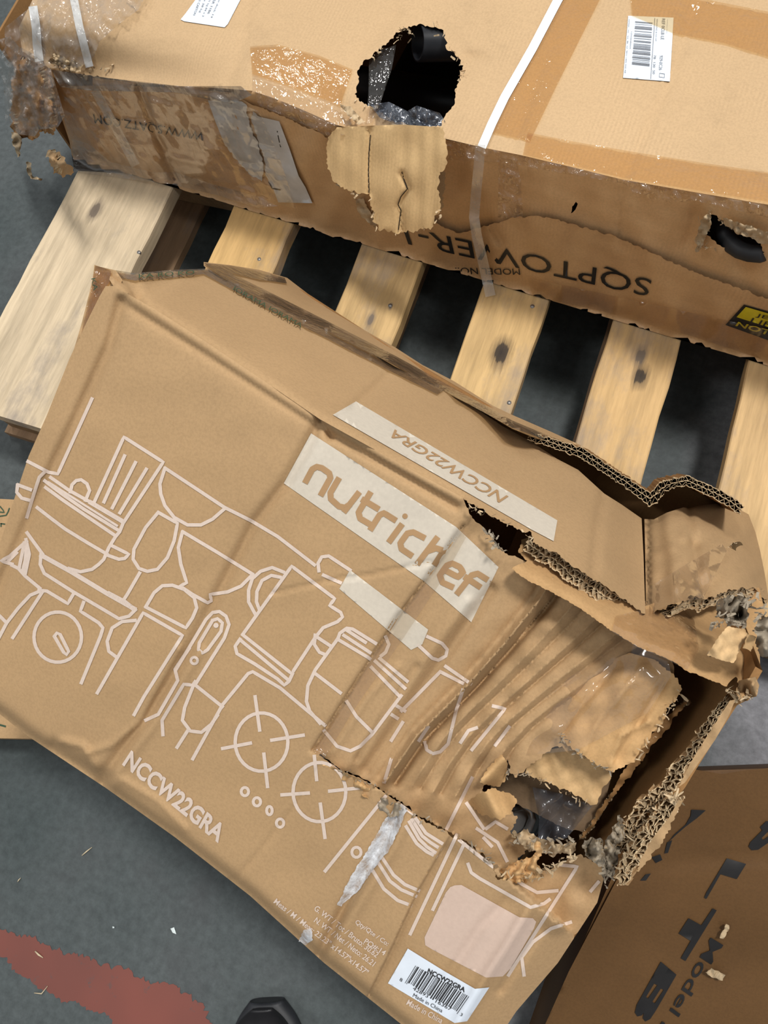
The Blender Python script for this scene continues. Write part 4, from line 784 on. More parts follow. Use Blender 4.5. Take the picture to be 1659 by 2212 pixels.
# torn side wall, seen on edge
KB = [KRAFT, CUT, CORE]
def Sd0(dd): return Surf(FTL, N, lambda X, Y: dd+0*X)
for lo_, hi_, dd, nm, ro in (([(1330, 1835), (1352, 1774), (1373, 1740), (1399, 1715), (1429, 1693), (1440, 1668), (1476, 1633), (1506, 1582), (1565, 1509)], [(1352, 1850), (1385, 1795), (1405, 1765), (1430, 1738), (1452, 1712), (1466, 1690), (1490, 1650), (1526, 1592), (1577, 1513)], -.012, 'side_wall_edge', .0006), ([(1433, 1722), (1412, 1758), (1380, 1796), (1358, 1830), (1338, 1873), (1332, 1908)], [(1466, 1728), (1444, 1768), (1412, 1808), (1388, 1850), (1368, 1885), (1356, 1912)], .0, 'torn_wall_edge', .0007)):
    mb = MB(); edge_band(mb, Sd0(dd), lo_, hi_, -N*.012+U*.004, 2, 21, rough=ro); mb.make(nm, [KRAFT, CUT, CORE], nu, NB)
scrap(Surf(FTL, N-.35*U, lambda X, Y: -.002+0*X), [(1577, 1513), (1588, 1512), (1575, 1545), (1545, 1598), (1508, 1650), (1480, 1690), (1466, 1700), (1490, 1650), (1526, 1592)], 'side_wall_strip', KB, .003, 7, -.17, .0008, 60, 21, flute=False)
scrap(Surf(FTL, N-.3*U, lambda X, Y: .004+0*X), [(1444, 1768), (1466, 1728)]+J([(1475, 1730), (1456, 1772), (1437, 1806), (1420, 1834), (1403, 1858), (1374, 1882)], 3)+[(1388, 1850), (1412, 1808)], 'torn_wall_piece', KB, .003, 6, -.125, .0008, 60, 22, flute=False)
scrap(Surf(FTL, N, lambda X, Y: -.075+0*X), J([(1489, 1510), (1437, 1578), (1377, 1655), (1326, 1720), (1275, 1795), (1250, 1815), (1305, 1735), (1360, 1650), (1420, 1570), (1462, 1525)], 3), 'inner_wall_strip', [KRAFT_DK, CUT, CORE], .006, 7, 0, .003, 30, 23)
scrap(Surf(FTL, N, lambda X, Y: -.06+0*X), J([(1310, 1812), (1340, 1760), (1350, 1800), (1335, 1850), (1325, 1890), (1305, 1900), (1300, 1860)], 4), 'torn_liner', [GREYTEAR, CUT, CORE], .004, 6, .05, .006, 24, 24)
# stub of board and wad at the top right corner
scrap(Surf(FTL, N, lambda X, Y: .010+.006*np.cos((X-1550)/26.)), J([(1527, 1415), (1545, 1385), (1572, 1353), (1608, 1358), (1616, 1372), (1600, 1400), (1585, 1432), (1555, 1425)], 1.5), 'torn_stub', [board('stub_pale', S2L(206, 172, 126), .06, flutes=.3), CUT, CORE], .006, 6, 0, .001, 30, 31, pitch=6)
scrap(Surf(FTL, N, lambda X, Y: .014+0*X), J([(1604, 1400), (1616, 1370), (1634, 1376), (1622, 1408)], 1.5), 'torn_stub', [INNER, CUT, CORE], .005, 5, 0, .001, 30, 32, pitch=6)
scrap(Surf(FTL, N, lambda X, Y: -.02+.014*wob(X, Y, 30, 33)), J([(1548, 1300), (1575, 1285), (1615, 1290), (1618, 1330), (1605, 1350), (1570, 1340), (1550, 1330)], 3), 'torn_liner', [GREYTEAR, CUT, CORE], .003, 5, 0, .003, 16, 33)
scrap(Surf(FTL, N, lambda X, Y: .012+.012*wob(X, Y, 34, 34)), J([(1632, 1350), (1648, 1330), (1680, 1325), (1685, 1400), (1665, 1420), (1640, 1412), (1632, 1385)], 4), 'crumpled_wad', [GREYTEAR, CUT, CORE], .004, 5, 0, .004, 18, 34)
scrap(Surf(FTL, N, lambda X, Y: -.01+.008*wob(X, Y, 30, 35)), [(1596, 1470), (1632, 1462), (1640, 1480), (1636, 1500, 3), (1618, 1512, 3), (1600, 1518, 3), (1590, 1500, 2)], 'torn_liner', KB, .004, 5, .004, .002, 18, 35)
mb = MB(); G = MB()
def Sd(dd): return Surf(FTL, N, lambda X, Y: dd+0*X)
for path, n, sz, dd, sp_, g in (([(1010, 1090), (1060, 1112), (1130, 1145), (1150, 1172)], 40, 13, None, 4, 0), ([(1074, 1160), (1050, 1146), (1085, 1185), (1100, 1198)], 40, 14, .003, 5, 1),
    ([(1326, 1830), (1352, 1774), (1399, 1715), (1440, 1668)], 26, 14, -.008, 7, 0), ([(1433, 1727), (1399, 1774), (1360, 1813), (1335, 1880), (1345, 1912)], 30, 16, .004, 8, 0), ([(1448, 1720), (1468, 1712), (1462, 1740)], 24, 22, .006, 7, 0),
    ([(1080, 1890), (1140, 1900), (1206, 1868), (1245, 1845)], 80, 17, 0, 8, 0), ([(1100, 1815), (1160, 1825), (1245, 1815)], 60, 15, -.02, 8, 1), ([(1134, 1672), (1206, 1702), (1275, 1740)], 50, 12, -.055, 4, 0), ([(1198, 1578), (1275, 1646), (1322, 1668)], 60, 13, -.03, 5, 1),
    ([(1373, 1642), (1437, 1552), (1471, 1490)], 60, 14, -.03, 5, 0), ([(735, 1664), (800, 1700)], 30, 11, .002, 5, 1), ([(820, 1730), (870, 1740), (900, 1765), (960, 1795)], 40, 12, 0, 5, 1), ([(1014, 1822), (1065, 1868)], 30, 12, 0, 5, 1),
    ([(1590, 1290), (1625, 1300), (1650, 1340), (1640, 1370)], 60, 18, .0, 8, 1), ([(1545, 1350), (1575, 1335), (1605, 1345)], 50, 18, .004, 6, 1), ([(1575, 1490), (1600, 1515), (1620, 1505)], 40, 16, 0, 5, 0), ([(1300, 1850), (1320, 1880), (1305, 1900)], 50, 18, -.01, 6, 1), ([(1096, 1640), (1100, 1672), (1140, 1672)], 30, 13, -.03, 5, 1)):
    fringe(G if g else mb, STF if dd is None else Sd(dd), path, n, sz, (-.004, .006), sp_, seed=n+int(path[0][0]))
mb.make('torn_fringe', SHRED, nu, NB, kind='stuff'); G.make('torn_fringe', GREYTEAR, nu, NB, kind='stuff')
mb = MB(); fringe(mb, SR, [(1575, 1180), (1600, 1174)], 14, 12, (0, .004), 4, seed=2); mb.make('torn_fringe', SHRED, nu, NB, kind='stuff')
# ---- printing on the front
mb = MB(); W_ = 7.5
ST = lambda *pts, wd=W_, closed=False: mb.stroke(SN, pts, wd, .0006, 0, closed)
def c6(pts): return [(x*.3617, 850+y*.3617) for x, y in pts]
def cA(pts): return [(500+x*.4219, 1350+y*.4219) for x, y in pts]
def cB(pts): return [(x*.4219, 1400+y*.4219) for x, y in pts]
def cC(pts): return [(500+x*.4822, 1750+y*.4822) for x, y in pts]
def ell(cx, cy, rx, ry, n=30, rot=0, a0=0, a1=6.2832): return [(cx+rx*math.cos(a)*math.cos(rot)-ry*math.sin(a)*math.sin(rot), cy+rx*math.cos(a)*math.sin(rot)+ry*math.sin(a)*math.cos(rot)) for a in [a0+(a1-a0)*i/n for i in range(n)]]
S6 = [[(550, 30), (345, 480), (290, 470), (165, 405)], [(265, 470), (235, 500), (215, 560), (190, 640), (160, 740)], [(105, 545), (185, 575)], [(105, 545), (100, 590), (130, 625), (185, 640)],
 [(300, 500), (415, 580), (560, 660), (735, 770)], [(265, 520), (370, 600), (500, 690), (715, 822)], [(270, 560), (380, 640), (520, 735), (690, 850)], [(420, 590), (430, 545), (455, 520), (485, 515), (520, 540), (535, 580), (510, 640)],
 [(560, 655), (740, 260), (975, 410), (735, 775)], [(745, 370), (620, 650)], [(810, 410), (670, 685)], [(875, 450), (715, 715)], [(220, 680), (310, 750), (390, 810), (520, 890), (640, 960)], [(735, 775), (715, 825), (690, 855), (650, 920), (620, 990), (590, 1020), (550, 1050), (480, 1065), (410, 1045)],
 [(660, 905), (770, 960), (745, 985), (710, 990), (640, 965)], [(245, 960), (240, 1020), (265, 1075), (430, 1180), (600, 1280), (710, 1345), (770, 1330), (810, 1290)], [(160, 830), (255, 960)], [(160, 880), (60, 970), (5, 1000), (75, 1020)], [(155, 870), (175, 960), (150, 1080)], [(145, 890), (115, 1040)], [(160, 900), (150, 1000), (135, 1060)], [(100, 950), (40, 1010)],
 [(70, 1025), (110, 1045), (150, 1090), (240, 1165)], [(75, 1460), (250, 1190)], [(240, 1180), (180, 1205), (110, 1280), (40, 1370), (-60, 1560)], [(0, 1330), (40, 1370)], [(230, 1175), (280, 1180), (405, 1255), (440, 1195)], [(500, 1245), (480, 1300), (590, 1370), (615, 1400), (600, 1450), (485, 1730)],
 [(945, 710), (1060, 775), (1040, 880), (1000, 980), (940, 1050), (880, 1062), (830, 1045), (795, 990), (800, 930), (870, 800), (945, 710)], [(835, 1070), (760, 1200), (740, 1230)], [(985, 445), (1340, 680), (1500, 760), (1659, 855), (1880, 1025)], [(985, 445), (955, 540), (960, 600), (985, 670), (1040, 740), (1120, 785), (1200, 785), (1270, 750), (1345, 685)],
 [(1090, 825), (1300, 950), (1510, 1080)], [(1090, 825), (1065, 920), (1080, 1020), (1115, 1130), (1075, 1150), (1150, 1200), (1240, 1250), (1262, 1238), (1255, 1200), (1360, 1185), (1440, 1150), (1510, 1080)], [(870, 1275), (920, 1190), (970, 1148), (1030, 1145), (1100, 1170), (1160, 1220), (1175, 1280), (1150, 1340), (1110, 1400), (870, 1275)],
 [(580, 1790), (855, 1310), (1090, 1445), (860, 1810), (800, 1920)], [(810, 1355), (730, 1362), (670, 1400), (640, 1480), (650, 1540), (690, 1570)], [(1050, 1650), (1230, 1350), (1270, 1308), (1310, 1302), (1350, 1330), (1368, 1380), (1340, 1460), (1165, 1740)], [(1270, 1355), (1300, 1345), (1328, 1370), (1320, 1420), (1240, 1530), (1210, 1550), (1185, 1530), (1190, 1490), (1270, 1355)],
 [(325, 1450), (340, 1430), (360, 1440), (410, 1540), (398, 1560), (380, 1545), (325, 1450)]]
def drawn(name, strokes, rings=(), thick=()):
    global mb
    mb = MB()
    for s in strokes: ST(*s)
    for r_, w_ in rings: ST(*r_, closed=True, wd=w_)
    for s, w_ in thick: ST(*s, wd=w_)
    mb.make(name, PINKISH, nu, NB)
Q6 = [c6(s) for s in S6]
drawn('drawn_pot', Q6[0:8]+Q6[12:15], (), [(c6([(290, 530), (700, 790)]), 5)]); drawn('drawn_grater', Q6[8:12], (), [(c6([(540, 650), (735, 765)]), 10)])
drawn('drawn_tray', Q6[15:16], (), [(c6([(245, 965), (420, 1062), (640, 1195), (805, 1288)]), 10)]); drawn('drawn_whisk', Q6[16:23]); drawn('drawn_scale', Q6[23:28]+Q6[39:], [(c6(ell(345, 1455, 142, 150)), W_)])
drawn('drawn_glass', Q6[28:30], (), [(c6([(650, 1195), (745, 1245), (795, 1285)]), 10)]); drawn('drawn_bowl', Q6[30:32]); drawn('drawn_bowl', Q6[32:34]); drawn('drawn_jug', Q6[34:37]); drawn('drawn_mixer', Q6[37:39], [(c6(ell(1160, 1595, 20, 20, 14)), 6), (c6(ell(1290, 1385, 8, 8, 8)), 6)])
SP = [[(613, 1236), (588, 1226), (563, 1234), (545, 1250), (537, 1275), (537, 1300), (551, 1326)], [(606, 1247), (586, 1243), (566, 1254), (555, 1278), (554, 1300), (560, 1316)], [(524, 1371), (630, 1223), (723, 1293), (712, 1308), (736, 1323), (740, 1333), (729, 1343), (698, 1356), (681, 1377), (630, 1455), (524, 1371)],
 [(521, 1384), (624, 1470)], [(519, 1380), (508, 1396), (512, 1412), (550, 1434), (600, 1467), (614, 1480), (624, 1472), (632, 1455)], [(689, 1234), (687, 1217), (695, 1203), (710, 1201), (757, 1232)], [(698, 1242), (736, 1259)], [(923, 1375), (955, 1390), (966, 1403), (963, 1417), (947, 1426), (934, 1422), (904, 1394)],
 [(730, 1380), (734, 1368), (749, 1357), (762, 1359), (812, 1390)], [(833, 1375), (840, 1392), (833, 1409), (823, 1417)], [(728, 1380), (795, 1420), (800, 1424)], [(742, 1372), (800, 1410)], [(750, 1362), (790, 1388)], [(820, 1422), (880, 1472)], [(810, 1428), (875, 1487)], [(802, 1441), (863, 1504)], [(728, 1382), (681, 1447), (665, 1481), (662, 1515), (669, 1536), (692, 1563)],
 [(681, 1371), (679, 1392), (690, 1409), (700, 1413)], [(686, 1377), (715, 1396)], [(681, 1455), (736, 1497)], [(749, 1515), (770, 1548), (804, 1582)], [(700, 1578), (728, 1612), (757, 1622), (778, 1612), (804, 1586), (867, 1502)], [(840, 1540), (859, 1552)], [(854, 1523), (875, 1536)],
 [(481, 1522), (536, 1455), (546, 1451), (605, 1486), (702, 1567)], [(551, 1504), (561, 1578)], [(570, 1628), (578, 1700)], [(480, 1617), (542, 1605)], [(586, 1599), (656, 1588)], [(679, 1633), (684, 1685)], [(692, 1736), (702, 1810)], [(608, 1717), (667, 1713)], [(711, 1709), (776, 1702)],
 [(409, 1400), (378, 1446), (384, 1470), (342, 1543), (314, 1556)], [(422, 1472), (416, 1480), (397, 1478), (350, 1556), (352, 1588)], [(418, 1480), (399, 1528), (394, 1556), (411, 1579), (435, 1582), (456, 1565), (470, 1545)], [(422, 1480), (481, 1527)], [(405, 1579), (382, 1615)], [(481, 1522), (416, 1640)],
 [(962, 1439), (1017, 1477)], [(951, 1451), (1000, 1476)], [(1000, 1490), (985, 1536), (968, 1607), (951, 1624), (935, 1628), (922, 1620), (918, 1603)], [(951, 1451), (867, 1536)], [(1065, 1525), (1091, 1531), (1019, 1620)], [(995, 1604), (1012, 1578), (1030, 1572)], [(833, 1720), (702, 1882)],
 [(884, 1775), (905, 1812), (922, 1829), (947, 1846)], [(890, 1770), (912, 1806), (930, 1820), (952, 1834)], [(898, 1768), (920, 1800), (955, 1822)], [(877, 1785), (900, 1822), (922, 1840), (942, 1850)], [(825, 1852), (850, 1890), (875, 1911), (905, 1924)], [(816, 1862), (842, 1903), (867, 1922), (899, 1936)], [(806, 1882), (829, 1920), (859, 1945), (888, 1956)],
 [(987, 1803), (886, 2018)], [(1003, 1822), (935, 1965)], [(992, 1815), (1064, 1872)], [(1011, 1866), (1018, 1885), (1035, 1897), (1146, 1960), (1175, 1952), (1187, 1943)], [(1117, 1904), (1160, 1928), (1204, 1924)], [(1209, 1868), (1247, 1872), (1098, 2107)], [(1293, 1905), (1276, 1925)], [(1233, 1992), (1190, 2006), (1151, 2035), (1127, 2068), (1132, 2107)],
 [(1020, 1680), (965, 1790)], [(1008, 1735), (1045, 1790)], [(1030, 1790), (1075, 1820), (1095, 1860)], [(1050, 1790), (1070, 1775), (1095, 1790)], [(1045, 1810), (1062, 1828)], [(870, 1560), (845, 1600)], [(1100, 1570), (1070, 1610)], [(845, 1640), (830, 1690)], [(860, 1735), (895, 1760)], [(925, 1570), (905, 1600)]]
drawn('drawn_kettle', SP[0:5]); drawn('drawn_pin_handle', SP[5:7]); drawn('drawn_pin_handle', SP[7:8]); drawn('drawn_stock_pot', SP[8:24])
drawn('drawn_cooktop', SP[24:25]+SP[25:33], [(ell(565, 1603, 57, 63), W_), (ell(690, 1711, 57, 64), W_)]+[(ell(x, y, a_, b_, 14), 6.5) for x, y, a_, b_ in ((529, 1710, 8, 9), (555, 1732, 8, 9), (582, 1751, 6, 9), (605, 1778, 8, 9))])
drawn('drawn_hand_blender', SP[33:35]); drawn('drawn_glass', SP[35:39]); drawn('drawn_ladle', SP[39:43]); [drawn('drawn_utensil', [s]) for s in SP[43:45]]; drawn('drawn_pan', SP[45:53], [(ell(770, 1841, 10, 11, 14), 6.5)]); drawn('drawn_oven', SP[53:61]); [drawn('drawn_utensil', [s]) for s in SP[61:]]
mb = MB(); mb.sheet(SN, cC([(1000, 337), (1030, 335), (1290, 480), (1350, 484), (1365, 500), (1355, 530), (1250, 710), (1215, 745), (1140, 750), (900, 625), (868, 605), (865, 570), (960, 370), (980, 345)]), .0006, 8); mb.make('printed_window', PINKWIN, nu, NB)
mb = MB(); mb.sheet(SN, [(756, 1231), (925, 1360), (912, 1392), (888, 1404), (733, 1272)], .0006, 7); mb.make('printed_roller', BANNER, nu, NB)
mb = MB(); mb.sheet(SN, [(672, 936), (985, 1138), (1040, 1190), (1077, 1225), (1018, 1344), (915, 1255), (613, 1044)], .0006, 7); bn = mb.make('printed_banner', BANNER, nu, NB)
def c7(pts): return [(550+x*.4219, 850+y*.4219) for x, y in pts]
mb = MB()
for s in ([(262, 450), (295, 388), (318, 375), (345, 382), (382, 408), (388, 432), (342, 515)], [(428, 440), (388, 508), (390, 540), (432, 578), (462, 584), (482, 572)], [(530, 512), (462, 600)], [(590, 512), (532, 608), (540, 640), (588, 668)], [(556, 545), (628, 588)], [(596, 692), (640, 622), (662, 612), (716, 646)], [(750, 676), (692, 755)], [(864, 737), (812, 710), (782, 716), (746, 766), (752, 796), (800, 828)],
    [(932, 742), (838, 866)], [(888, 806), (930, 792), (970, 806)], [(958, 820), (925, 872)], [(1010, 990), (962, 968), (948, 930), (985, 880), (1012, 870), (1050, 888), (1068, 915), (1042, 940), (975, 905)], [(1186, 950), (1142, 922), (1112, 930), (1040, 1022)], [(1082, 942), (1150, 988)]):
    mb.stroke(SN, c7(s), 13, .0010, sp=4)
mb.stroke(SN, c7(ell(770, 628, 7, 7, 10)), 6, .0010, closed=True)
mb.glyphs(SN, 'TM', [c7([(1205, 958)])[0], c7([(1232, 975)])[0], c7([(1225, 990)])[0], c7([(1197, 973)])[0]], .0010); mb.make('banner_lettering', PRINTBROWN, bn, NB)
mb = MB(); mb.sheet(STF, [(769, 867), (1204, 1124), (1196, 1169), (1150, 1145), (719, 896)], .0006, 10); bn = mb.make('printed_banner', BANNER, nu, NB)
mb = MB(); mb.glyphs(STF, 'NCCW22GRA', [(1078, 1086), (833, 937), (853, 927), (1099, 1072)], .0010, bold=.012); mb.make('banner_lettering', PRINTBROWN, bn, NB)
text_part(SN, 'NCCW22GRA', [(284, 1620), (490, 1787), (471, 1822), (263, 1652)], nu, NB, .0008, .035, PINKISH)
def lineq(a, b2, h):
    d = np.array(b2, float)-np.array(a, float); d /= np.hypot(*d); u = np.array([d[1], -d[0]])*h/2; return [tuple(np.array(a)+u), tuple(np.array(b2)+u), tuple(np.array(b2)-u), tuple(np.array(a)-u)]
for t, a, b2 in (('Meas / M / Meas: 23.23" x14.57"x14.57"', (594, 1945), (794, 2102)), ('N. WT / Net / Neto: 26.21', (681, 1986), (809, 2083)), ('G. WT / Tot / Bruto: 30.62', (681, 1960), (816, 2064)), ('Qty/Qte / Co:', (768, 1991), (838, 2041)), ('PO#:14', (788, 2032), (832, 2060)), ('Made in China', (880, 2164), (956, 2206))):
    text_part(SN, t, lineq(a, b2, 13), nu, NB, .0008, .015, PINKISH)
# two patchy bright white streaks laid beside the fold
mb = MB(); mb.sheet(SN, J([(862, 1736), (880, 1748), (866, 1785), (840, 1838), (804, 1884), (774, 1924), (738, 1958), (728, 1955), (760, 1890), (792, 1840), (825, 1780)], 1.5), .0016, 6); mb.make('white_streak', STREAKW, nu, NB); mb = MB(); mb.sheet(SN, J([(655, 2010), (672, 2003), (676, 2030), (660, 2042), (645, 2034)], 2), .0016, 6)
mb.make('white_streak', STREAKW, nu, NB)
# barcode label
SLb = Surf(FTL, N, lambda X, Y: d_nu(X, Y)); out = [(881, 2049), (960, 2098), (1026, 2136), (1057, 2133), (1009, 2206), (982, 2210), (905, 2164), (838, 2124)]
lb = label('barcode_label', SLb, out, LABEL, nu, NB, .0014, 8)
q = cC([(825, 698), (1068, 838), (1015, 915), (778, 775)]); mb = MB(); u = 0; r = random.Random(3)
while u < 1:
    wd = r.choice([.008, .008, .014, .02]); ex = 1.0 if (u < .04 or .47 < u < .53 or u > .95) else .9
    mb.stroke(SLb, [lerpq(q, u, 0), lerpq(q, u, ex)], 135*wd, .002); u += wd+r.choice([.01, .014, .02])
mb.make('barcode', INK, lb, NB)
mb = MB()
for t, qq, bo in (('NCCW22GRA', [(884, 708), (1050, 797), (1043, 818), (876, 729)], .03), ('8', [(758, 750), (768, 757), (762, 771), (752, 763)], 0), ('42893', [(818, 790), (885, 828), (878, 842), (810, 804)], 0), ('16367', [(920, 848), (988, 886), (981, 900), (912, 862)], 0), ('3', [(1029, 908), (1038, 912), (1032, 925), (1023, 921)], 0), ('Made in China', [(818, 820), (948, 892), (942, 908), (811, 836)], 0)):
    text_part(SLb, t, cC(qq), lb, NB, .002, bo, INK, 'label_text')
# clear tapes
tape2(SN, [(1000, 1145), (1010, 1155), (960, 1245), (870, 1380), (760, 1540), (700, 1640), (676, 1622), (770, 1472), (860, 1332), (935, 1232)], TAPE, 'clear_tape', .003)
tape2(SPE, [(1290, 1330), (1440, 1400), (1450, 1460), (1400, 1540), (1250, 1620), (1060, 1640), (1150, 1500)], film('thin_clear_tape', (.97, .95, .92), .03, (.8, .76, .7), .1, bscale=25, bst=.35), 'clear_tape', .008, 8, .0015, 110, 5)
tape2(SFL, [(1330, 1330), (1394, 1316), (1470, 1300), (1500, 1340), (1510, 1400), (1485, 1448), (1440, 1424), (1377, 1398), (1322, 1364)], TAPE, 'clear_tape', .003, 7, .0012, 60, 6)
tape2(SR, [(1400, 1270), (1480, 1220), (1560, 1175), (1570, 1190), (1520, 1292), (1460, 1302), (1396, 1325)], film('thin_clear_tape', (.97, .95, .92), .03, (.8, .76, .7), .1, bscale=25, bst=.35), 'clear_tape', .005, 8, .0008, 60, 7)
# what shows inside
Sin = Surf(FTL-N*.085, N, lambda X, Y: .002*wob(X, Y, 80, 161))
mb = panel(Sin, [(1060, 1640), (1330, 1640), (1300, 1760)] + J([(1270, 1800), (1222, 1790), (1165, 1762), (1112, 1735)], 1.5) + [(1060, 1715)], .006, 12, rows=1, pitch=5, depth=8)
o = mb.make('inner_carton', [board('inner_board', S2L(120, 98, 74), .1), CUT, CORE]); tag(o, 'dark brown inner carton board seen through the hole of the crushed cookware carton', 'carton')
Sin2 = Surf(FTL-N*.10, N)
mb = MB(); P = [tuple(Sin2.one(x, y)) for x, y in ((1110, 1745), (1130, 1742), (1146, 1752), (1150, 1768), (1142, 1790), (1120, 1812))]; mb.tube(P, .0035, 10)
mb.sheet(Surf(FTL-N*.104, N), [(1095, 1740), (1135, 1742), (1150, 1762), (1140, 1800), (1100, 1820)], 0, 10, t=.02); tag(mb.make('cooking_pot', flat('pot_steel', (.45, .44, .42), .3, .1, .8)), 'rolled metal pot rim glinting inside the crushed cookware carton', 'pot')
mb = MB(); mb.sheet(Surf(FTL-N*.075, N, lambda X, Y: .006*wob(X, Y, 50, 171)), [(1150, 1700), (1215, 1715), (1280, 1740), (1225, 1810), (1160, 1830), (1165, 1770)], 0, 8); tag(mb.make('plastic_bag', BAG), 'loose clear plastic bag film inside the crushed cookware carton', 'bag')
# ------------------------------------------------------------------ dark carton on the floor at the torn end
SX = Surf((.30, .0, .22), (.05, -.45, .89), lambda X, Y: .0012*wob(X, Y, 200, 181)+groove(X, Y, [(1660, 1850), (1450, 1862), (1330, 1900)], -.002, 10))
c0 = SX.one(1425, 1668); 0 and print('blt', [SX.one(*q).round(3) for q in ((1425, 1668), (1950, 1650), (1950, 2420), (1060, 2420), (1175, 2212), (1659, 2212))]); dk = thing('cardboard_box', 'dark brown carton with large black letters lying on the floor, shaded', 'box', (c0[0]+.2, c0[1]-.2, 0)); BB = np.array([c0[0]+.2, c0[1]-.2, 0])
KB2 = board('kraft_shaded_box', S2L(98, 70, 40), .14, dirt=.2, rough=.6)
tp_out = [(1425, 1668), (1500, 1662), (1560, 1672), (1610, 1664), (1700, 1655), (1950, 1650), (1950, 2420), (1090, 2420), (1178, 2212), (1228, 2100), (1335, 1895)]
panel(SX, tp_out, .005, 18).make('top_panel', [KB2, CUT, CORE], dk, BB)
P = [SX.one(*p) for p in ((1425, 1668), (1950, 1650), (1950, 2420), (1090, 2420))]
for i in range(4):
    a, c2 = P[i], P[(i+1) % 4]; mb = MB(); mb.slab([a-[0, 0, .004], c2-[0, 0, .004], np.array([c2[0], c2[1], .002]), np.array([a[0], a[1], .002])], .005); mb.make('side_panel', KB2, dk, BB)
mb = MB()
def c5(pts): return [(1150+x*.3068, 1600+y*.3068) for x, y in pts]
def fill(pts, holes=()):
    mb = MB(); mb.sheet(SX, c5(pts), .0012, 16, holes=[c5(h) for h in holes]); mb.make('printed_letter', INK, dk, BB)
fill([(1370, 828), (1505, 868), (1440, 975), (1325, 940), (1240, 1090), (1225, 1115), (1210, 1105), (1225, 1070)])
fill([(1270, 1180), (1298, 1195), (1078, 1552), (1045, 1532), (1115, 1410), (1030, 1358), (1100, 1250), (1190, 1300)])
fill([(905, 1556), (1015, 1648), (870, 1900), (830, 1960), (795, 1978), (778, 1955), (785, 1915), (770, 1935), (740, 1942), (722, 1915), (735, 1860)], [[(858, 1710), (880, 1722), (815, 1815), (800, 1805)], [(905, 1745), (925, 1755), (862, 1850), (845, 1838)]])
fill([(1650, 565), (1760, 600), (1800, 700), (1659, 720), (1590, 768), (1545, 772), (1523, 745), (1535, 715), (1620, 630), (1604, 608)], [[(1660, 640), (1680, 660), (1625, 700), (1615, 685)]])
fill([(1120, 485), (1222, 490), (1160, 545), (1080, 605), (1010, 665), (985, 690), (960, 710), (1000, 660), (1080, 590), (1115, 530)]); fill([(950, 715), (985, 700), (955, 790), (930, 795)]); fill([(840, 820), (900, 800), (915, 840), (870, 862)]); fill([(800, 940), (835, 935), (800, 985), (760, 985)])
mb.glyphs(SX, 'Model', [c5([(1345, 1440)])[0], c5([(1030, 1948)])[0], c5([(965, 1900)])[0], c5([(1255, 1385)])[0]], .0014, bold=.008)
mb.make('printed_text', INK, dk, BB)
fill([(915, 1975), (935, 1990), (905, 2040), (870, 2040)])
mb = MB(); S = Surf(SX.o, SX.n, lambda X, Y: .003+.004*np.abs(wob(X, Y, 16, 191))); mb.sheet(S, J(c5([(1365, 1290), (1385, 1300), (1380, 1340), (1345, 1395), (1320, 1390)]), 2), 0, 5); mb.make('torn_lip', SHRED, dk, BB); mb = MB(); mb.sheet(S, J(c5([(1215, 1630), (1260, 1600), (1360, 1650), (1340, 1690), (1260, 1665)]), 2), 0, 5); mb.make('torn_lip', SHRED, dk, BB)
# ------------------------------------------------------------------ flat carton with the leaf mark
SZ = .075; SLf = horiz(SZ); lf = thing('cardboard_box', 'low carton with a dark green leaf mark, behind the crushed carton', 'box', (*SLf.one(-120, 1330)[:2], 0)); LBs = np.array(lf.location)
P = [SLf.one(*p) for p in ((-330, 1060), (45, 1080), (75, 1596), (-300, 1590))]
q0 = P[1][0]
mb = MB(); n = np.array([0, 0, 1.]); mb.slab([P[3], P[2], P[1], P[0]], .004); mb.make('top_panel', KRAFT, lf, LBs)
for i in range(4):
    a, c2 = P[i], P[(i+1) % 4]; mb = MB(); mb.slab([a-[0, 0, .004], c2-[0, 0, .004], np.array([c2[0], c2[1], .001]), np.array([a[0], a[1], .001])], .004); mb.make('side_panel', KRAFT, lf, LBs)
SLf.d = lambda X, Y: 0*X
mb = MB()
for s in ([(-14, 1088), (0, 1094), (6, 1101), (9, 1107), (0, 1106), (-14, 1104)], [(-14, 1116), (0, 1115), (13, 1113), (17, 1106), (20, 1098)], [(2, 1131), (2, 1137)], [(2, 1131), (10, 1132)], [(-10, 1564), (0, 1566), (11, 1569)]):
    mb = MB(); mb.stroke(SLf, s, 2.6 if s[0][1] < 1500 else 4, .0008, sp=3); mb.make('printed_mark', GREENINK, lf, LBs)
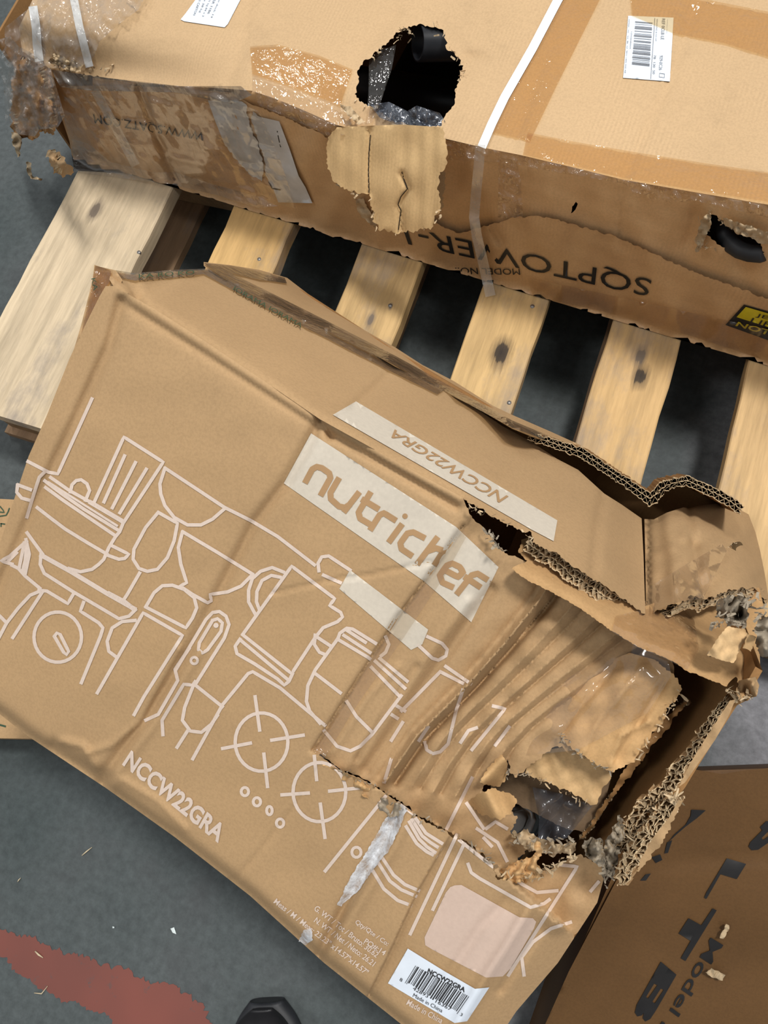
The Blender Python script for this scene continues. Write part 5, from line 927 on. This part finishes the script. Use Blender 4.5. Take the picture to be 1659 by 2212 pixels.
# ------------------------------------------------------------------ shoe
def make_shoe(tip, ang):
    sh = thing('shoe', 'black rounded shoe toe on the floor beside the red paint', 'shoe', (tip[0], tip[1], 0)); ca, sa = math.cos(ang), math.sin(ang)
    def ring(y, w_, h0, h1, n=20):
        R = []
        for k in range(n):
            t = 2*math.pi*k/n; x = w_*math.copysign(abs(math.cos(t))**.7, math.cos(t)); z = h0+(h1-h0)*(.5+.5*math.copysign(abs(math.sin(t))**.8, math.sin(t))); R.append((x*ca-y*sa, x*sa+y*ca, z))
        return R
    def loft(rings, name, mat):
        n = len(rings[0]); V = [p for r in rings for p in r]; F = [(i*n+k, i*n+(k+1) % n, (i+1)*n+(k+1) % n, (i+1)*n+k) for i in range(len(rings)-1) for k in range(n)]+[tuple(range(n)), tuple((len(rings)-1)*n+k for k in range(n))[::-1]]
        mb = MB(); mb.add(V, F); o = mb.make(name, mat, sh); o.modifiers.new('round', 'SUBSURF').levels = 2; o.modifiers[0].render_levels = 2; return o
    loft([ring(-.002, .012, .026, .036), ring(-.010, .026, .024, .048), ring(-.028, .040, .022, .060), ring(-.06, .048, .02, .068), ring(-.10, .048, .02, .078), ring(-.15, .042, .02, .10), ring(-.20, .038, .02, .112), ring(-.26, .036, .02, .108), ring(-.285, .02, .03, .10)], 'upper', flat('black_shoe_leather', (.012, .012, .014), .45, .2))
    loft([ring(.002, .02, 0, .024), ring(-.012, .034, 0, .026), ring(-.035, .046, 0, .026), ring(-.08, .053, 0, .026), ring(-.15, .046, 0, .026), ring(-.24, .042, 0, .028), ring(-.285, .03, 0, .028)], 'sole', BLACKR)
p = horiz(.04).one(562, 2180); ang = math.atan2(1, 0)-math.pi/2
d1 = horiz(.04).one(565, 2330)-p; make_shoe(p, math.atan2(-d1[1], -d1[0])-math.pi/2)
# ------------------------------------------------------------------ litter on the floor
STRAW = flat('straw', S2L(196, 180, 150), .7, .1); WHITE = flat('white_bit', S2L(205, 215, 215), .6, .05)
def splinter(a, c2, r, lab, z=.0015, bend=0):
    A, B = horiz(z).one(*a), horiz(z).one(*c2); Mi = (A+B)/2+np.array([0, 0, .001])+np.array([B[1]-A[1], A[0]-B[0], 0])*bend
    mb = MB(); mb.tube([tuple(A), tuple(Mi), tuple(B)], [r*.7, r, r*.4], 6); tag(mb.make('wood_splinter', STRAW), lab, 'splinter', 'splinters littering the floor')
splinter((177, 1848), (199, 1830), .0009, 'pale straight splinter on bare floor between crushed carton and red paint'); splinter((76, 2055), (93, 2069), .0011, 'pale splinter lying on the worn red paint'); splinter((74, 2145), (103, 2130), .0008, 'thin bent splinter at the lower rim of the red paint', bend=.25); splinter((590, 2172), (610, 2184), .0009, 'short splinter right above the black shoe toe'); splinter((38, 1905), (45, 1896), .0007, 'tiny pale splinter on bare floor far from the crushed carton')
for pts, lab in (([(368, 2006), (376, 2003), (381, 2018), (373, 2015)], 'small white paper scrap on the floor below the crushed carton'), ([(243, 2001), (247, 2002), (247, 2005), (243, 2005)], 'tiny white fleck on the floor between the paper scrap and red paint')):
    mb = MB(); mb.sheet(Surf((0, 0, .0015), (0, 0, 1), lambda X, Y: .001*wob(X, Y, 8, 3)), pts, 0, 4, t=.0006); tag(mb.make('paper_scrap', WHITE), lab, 'paper scrap', 'paper scraps on the floor')
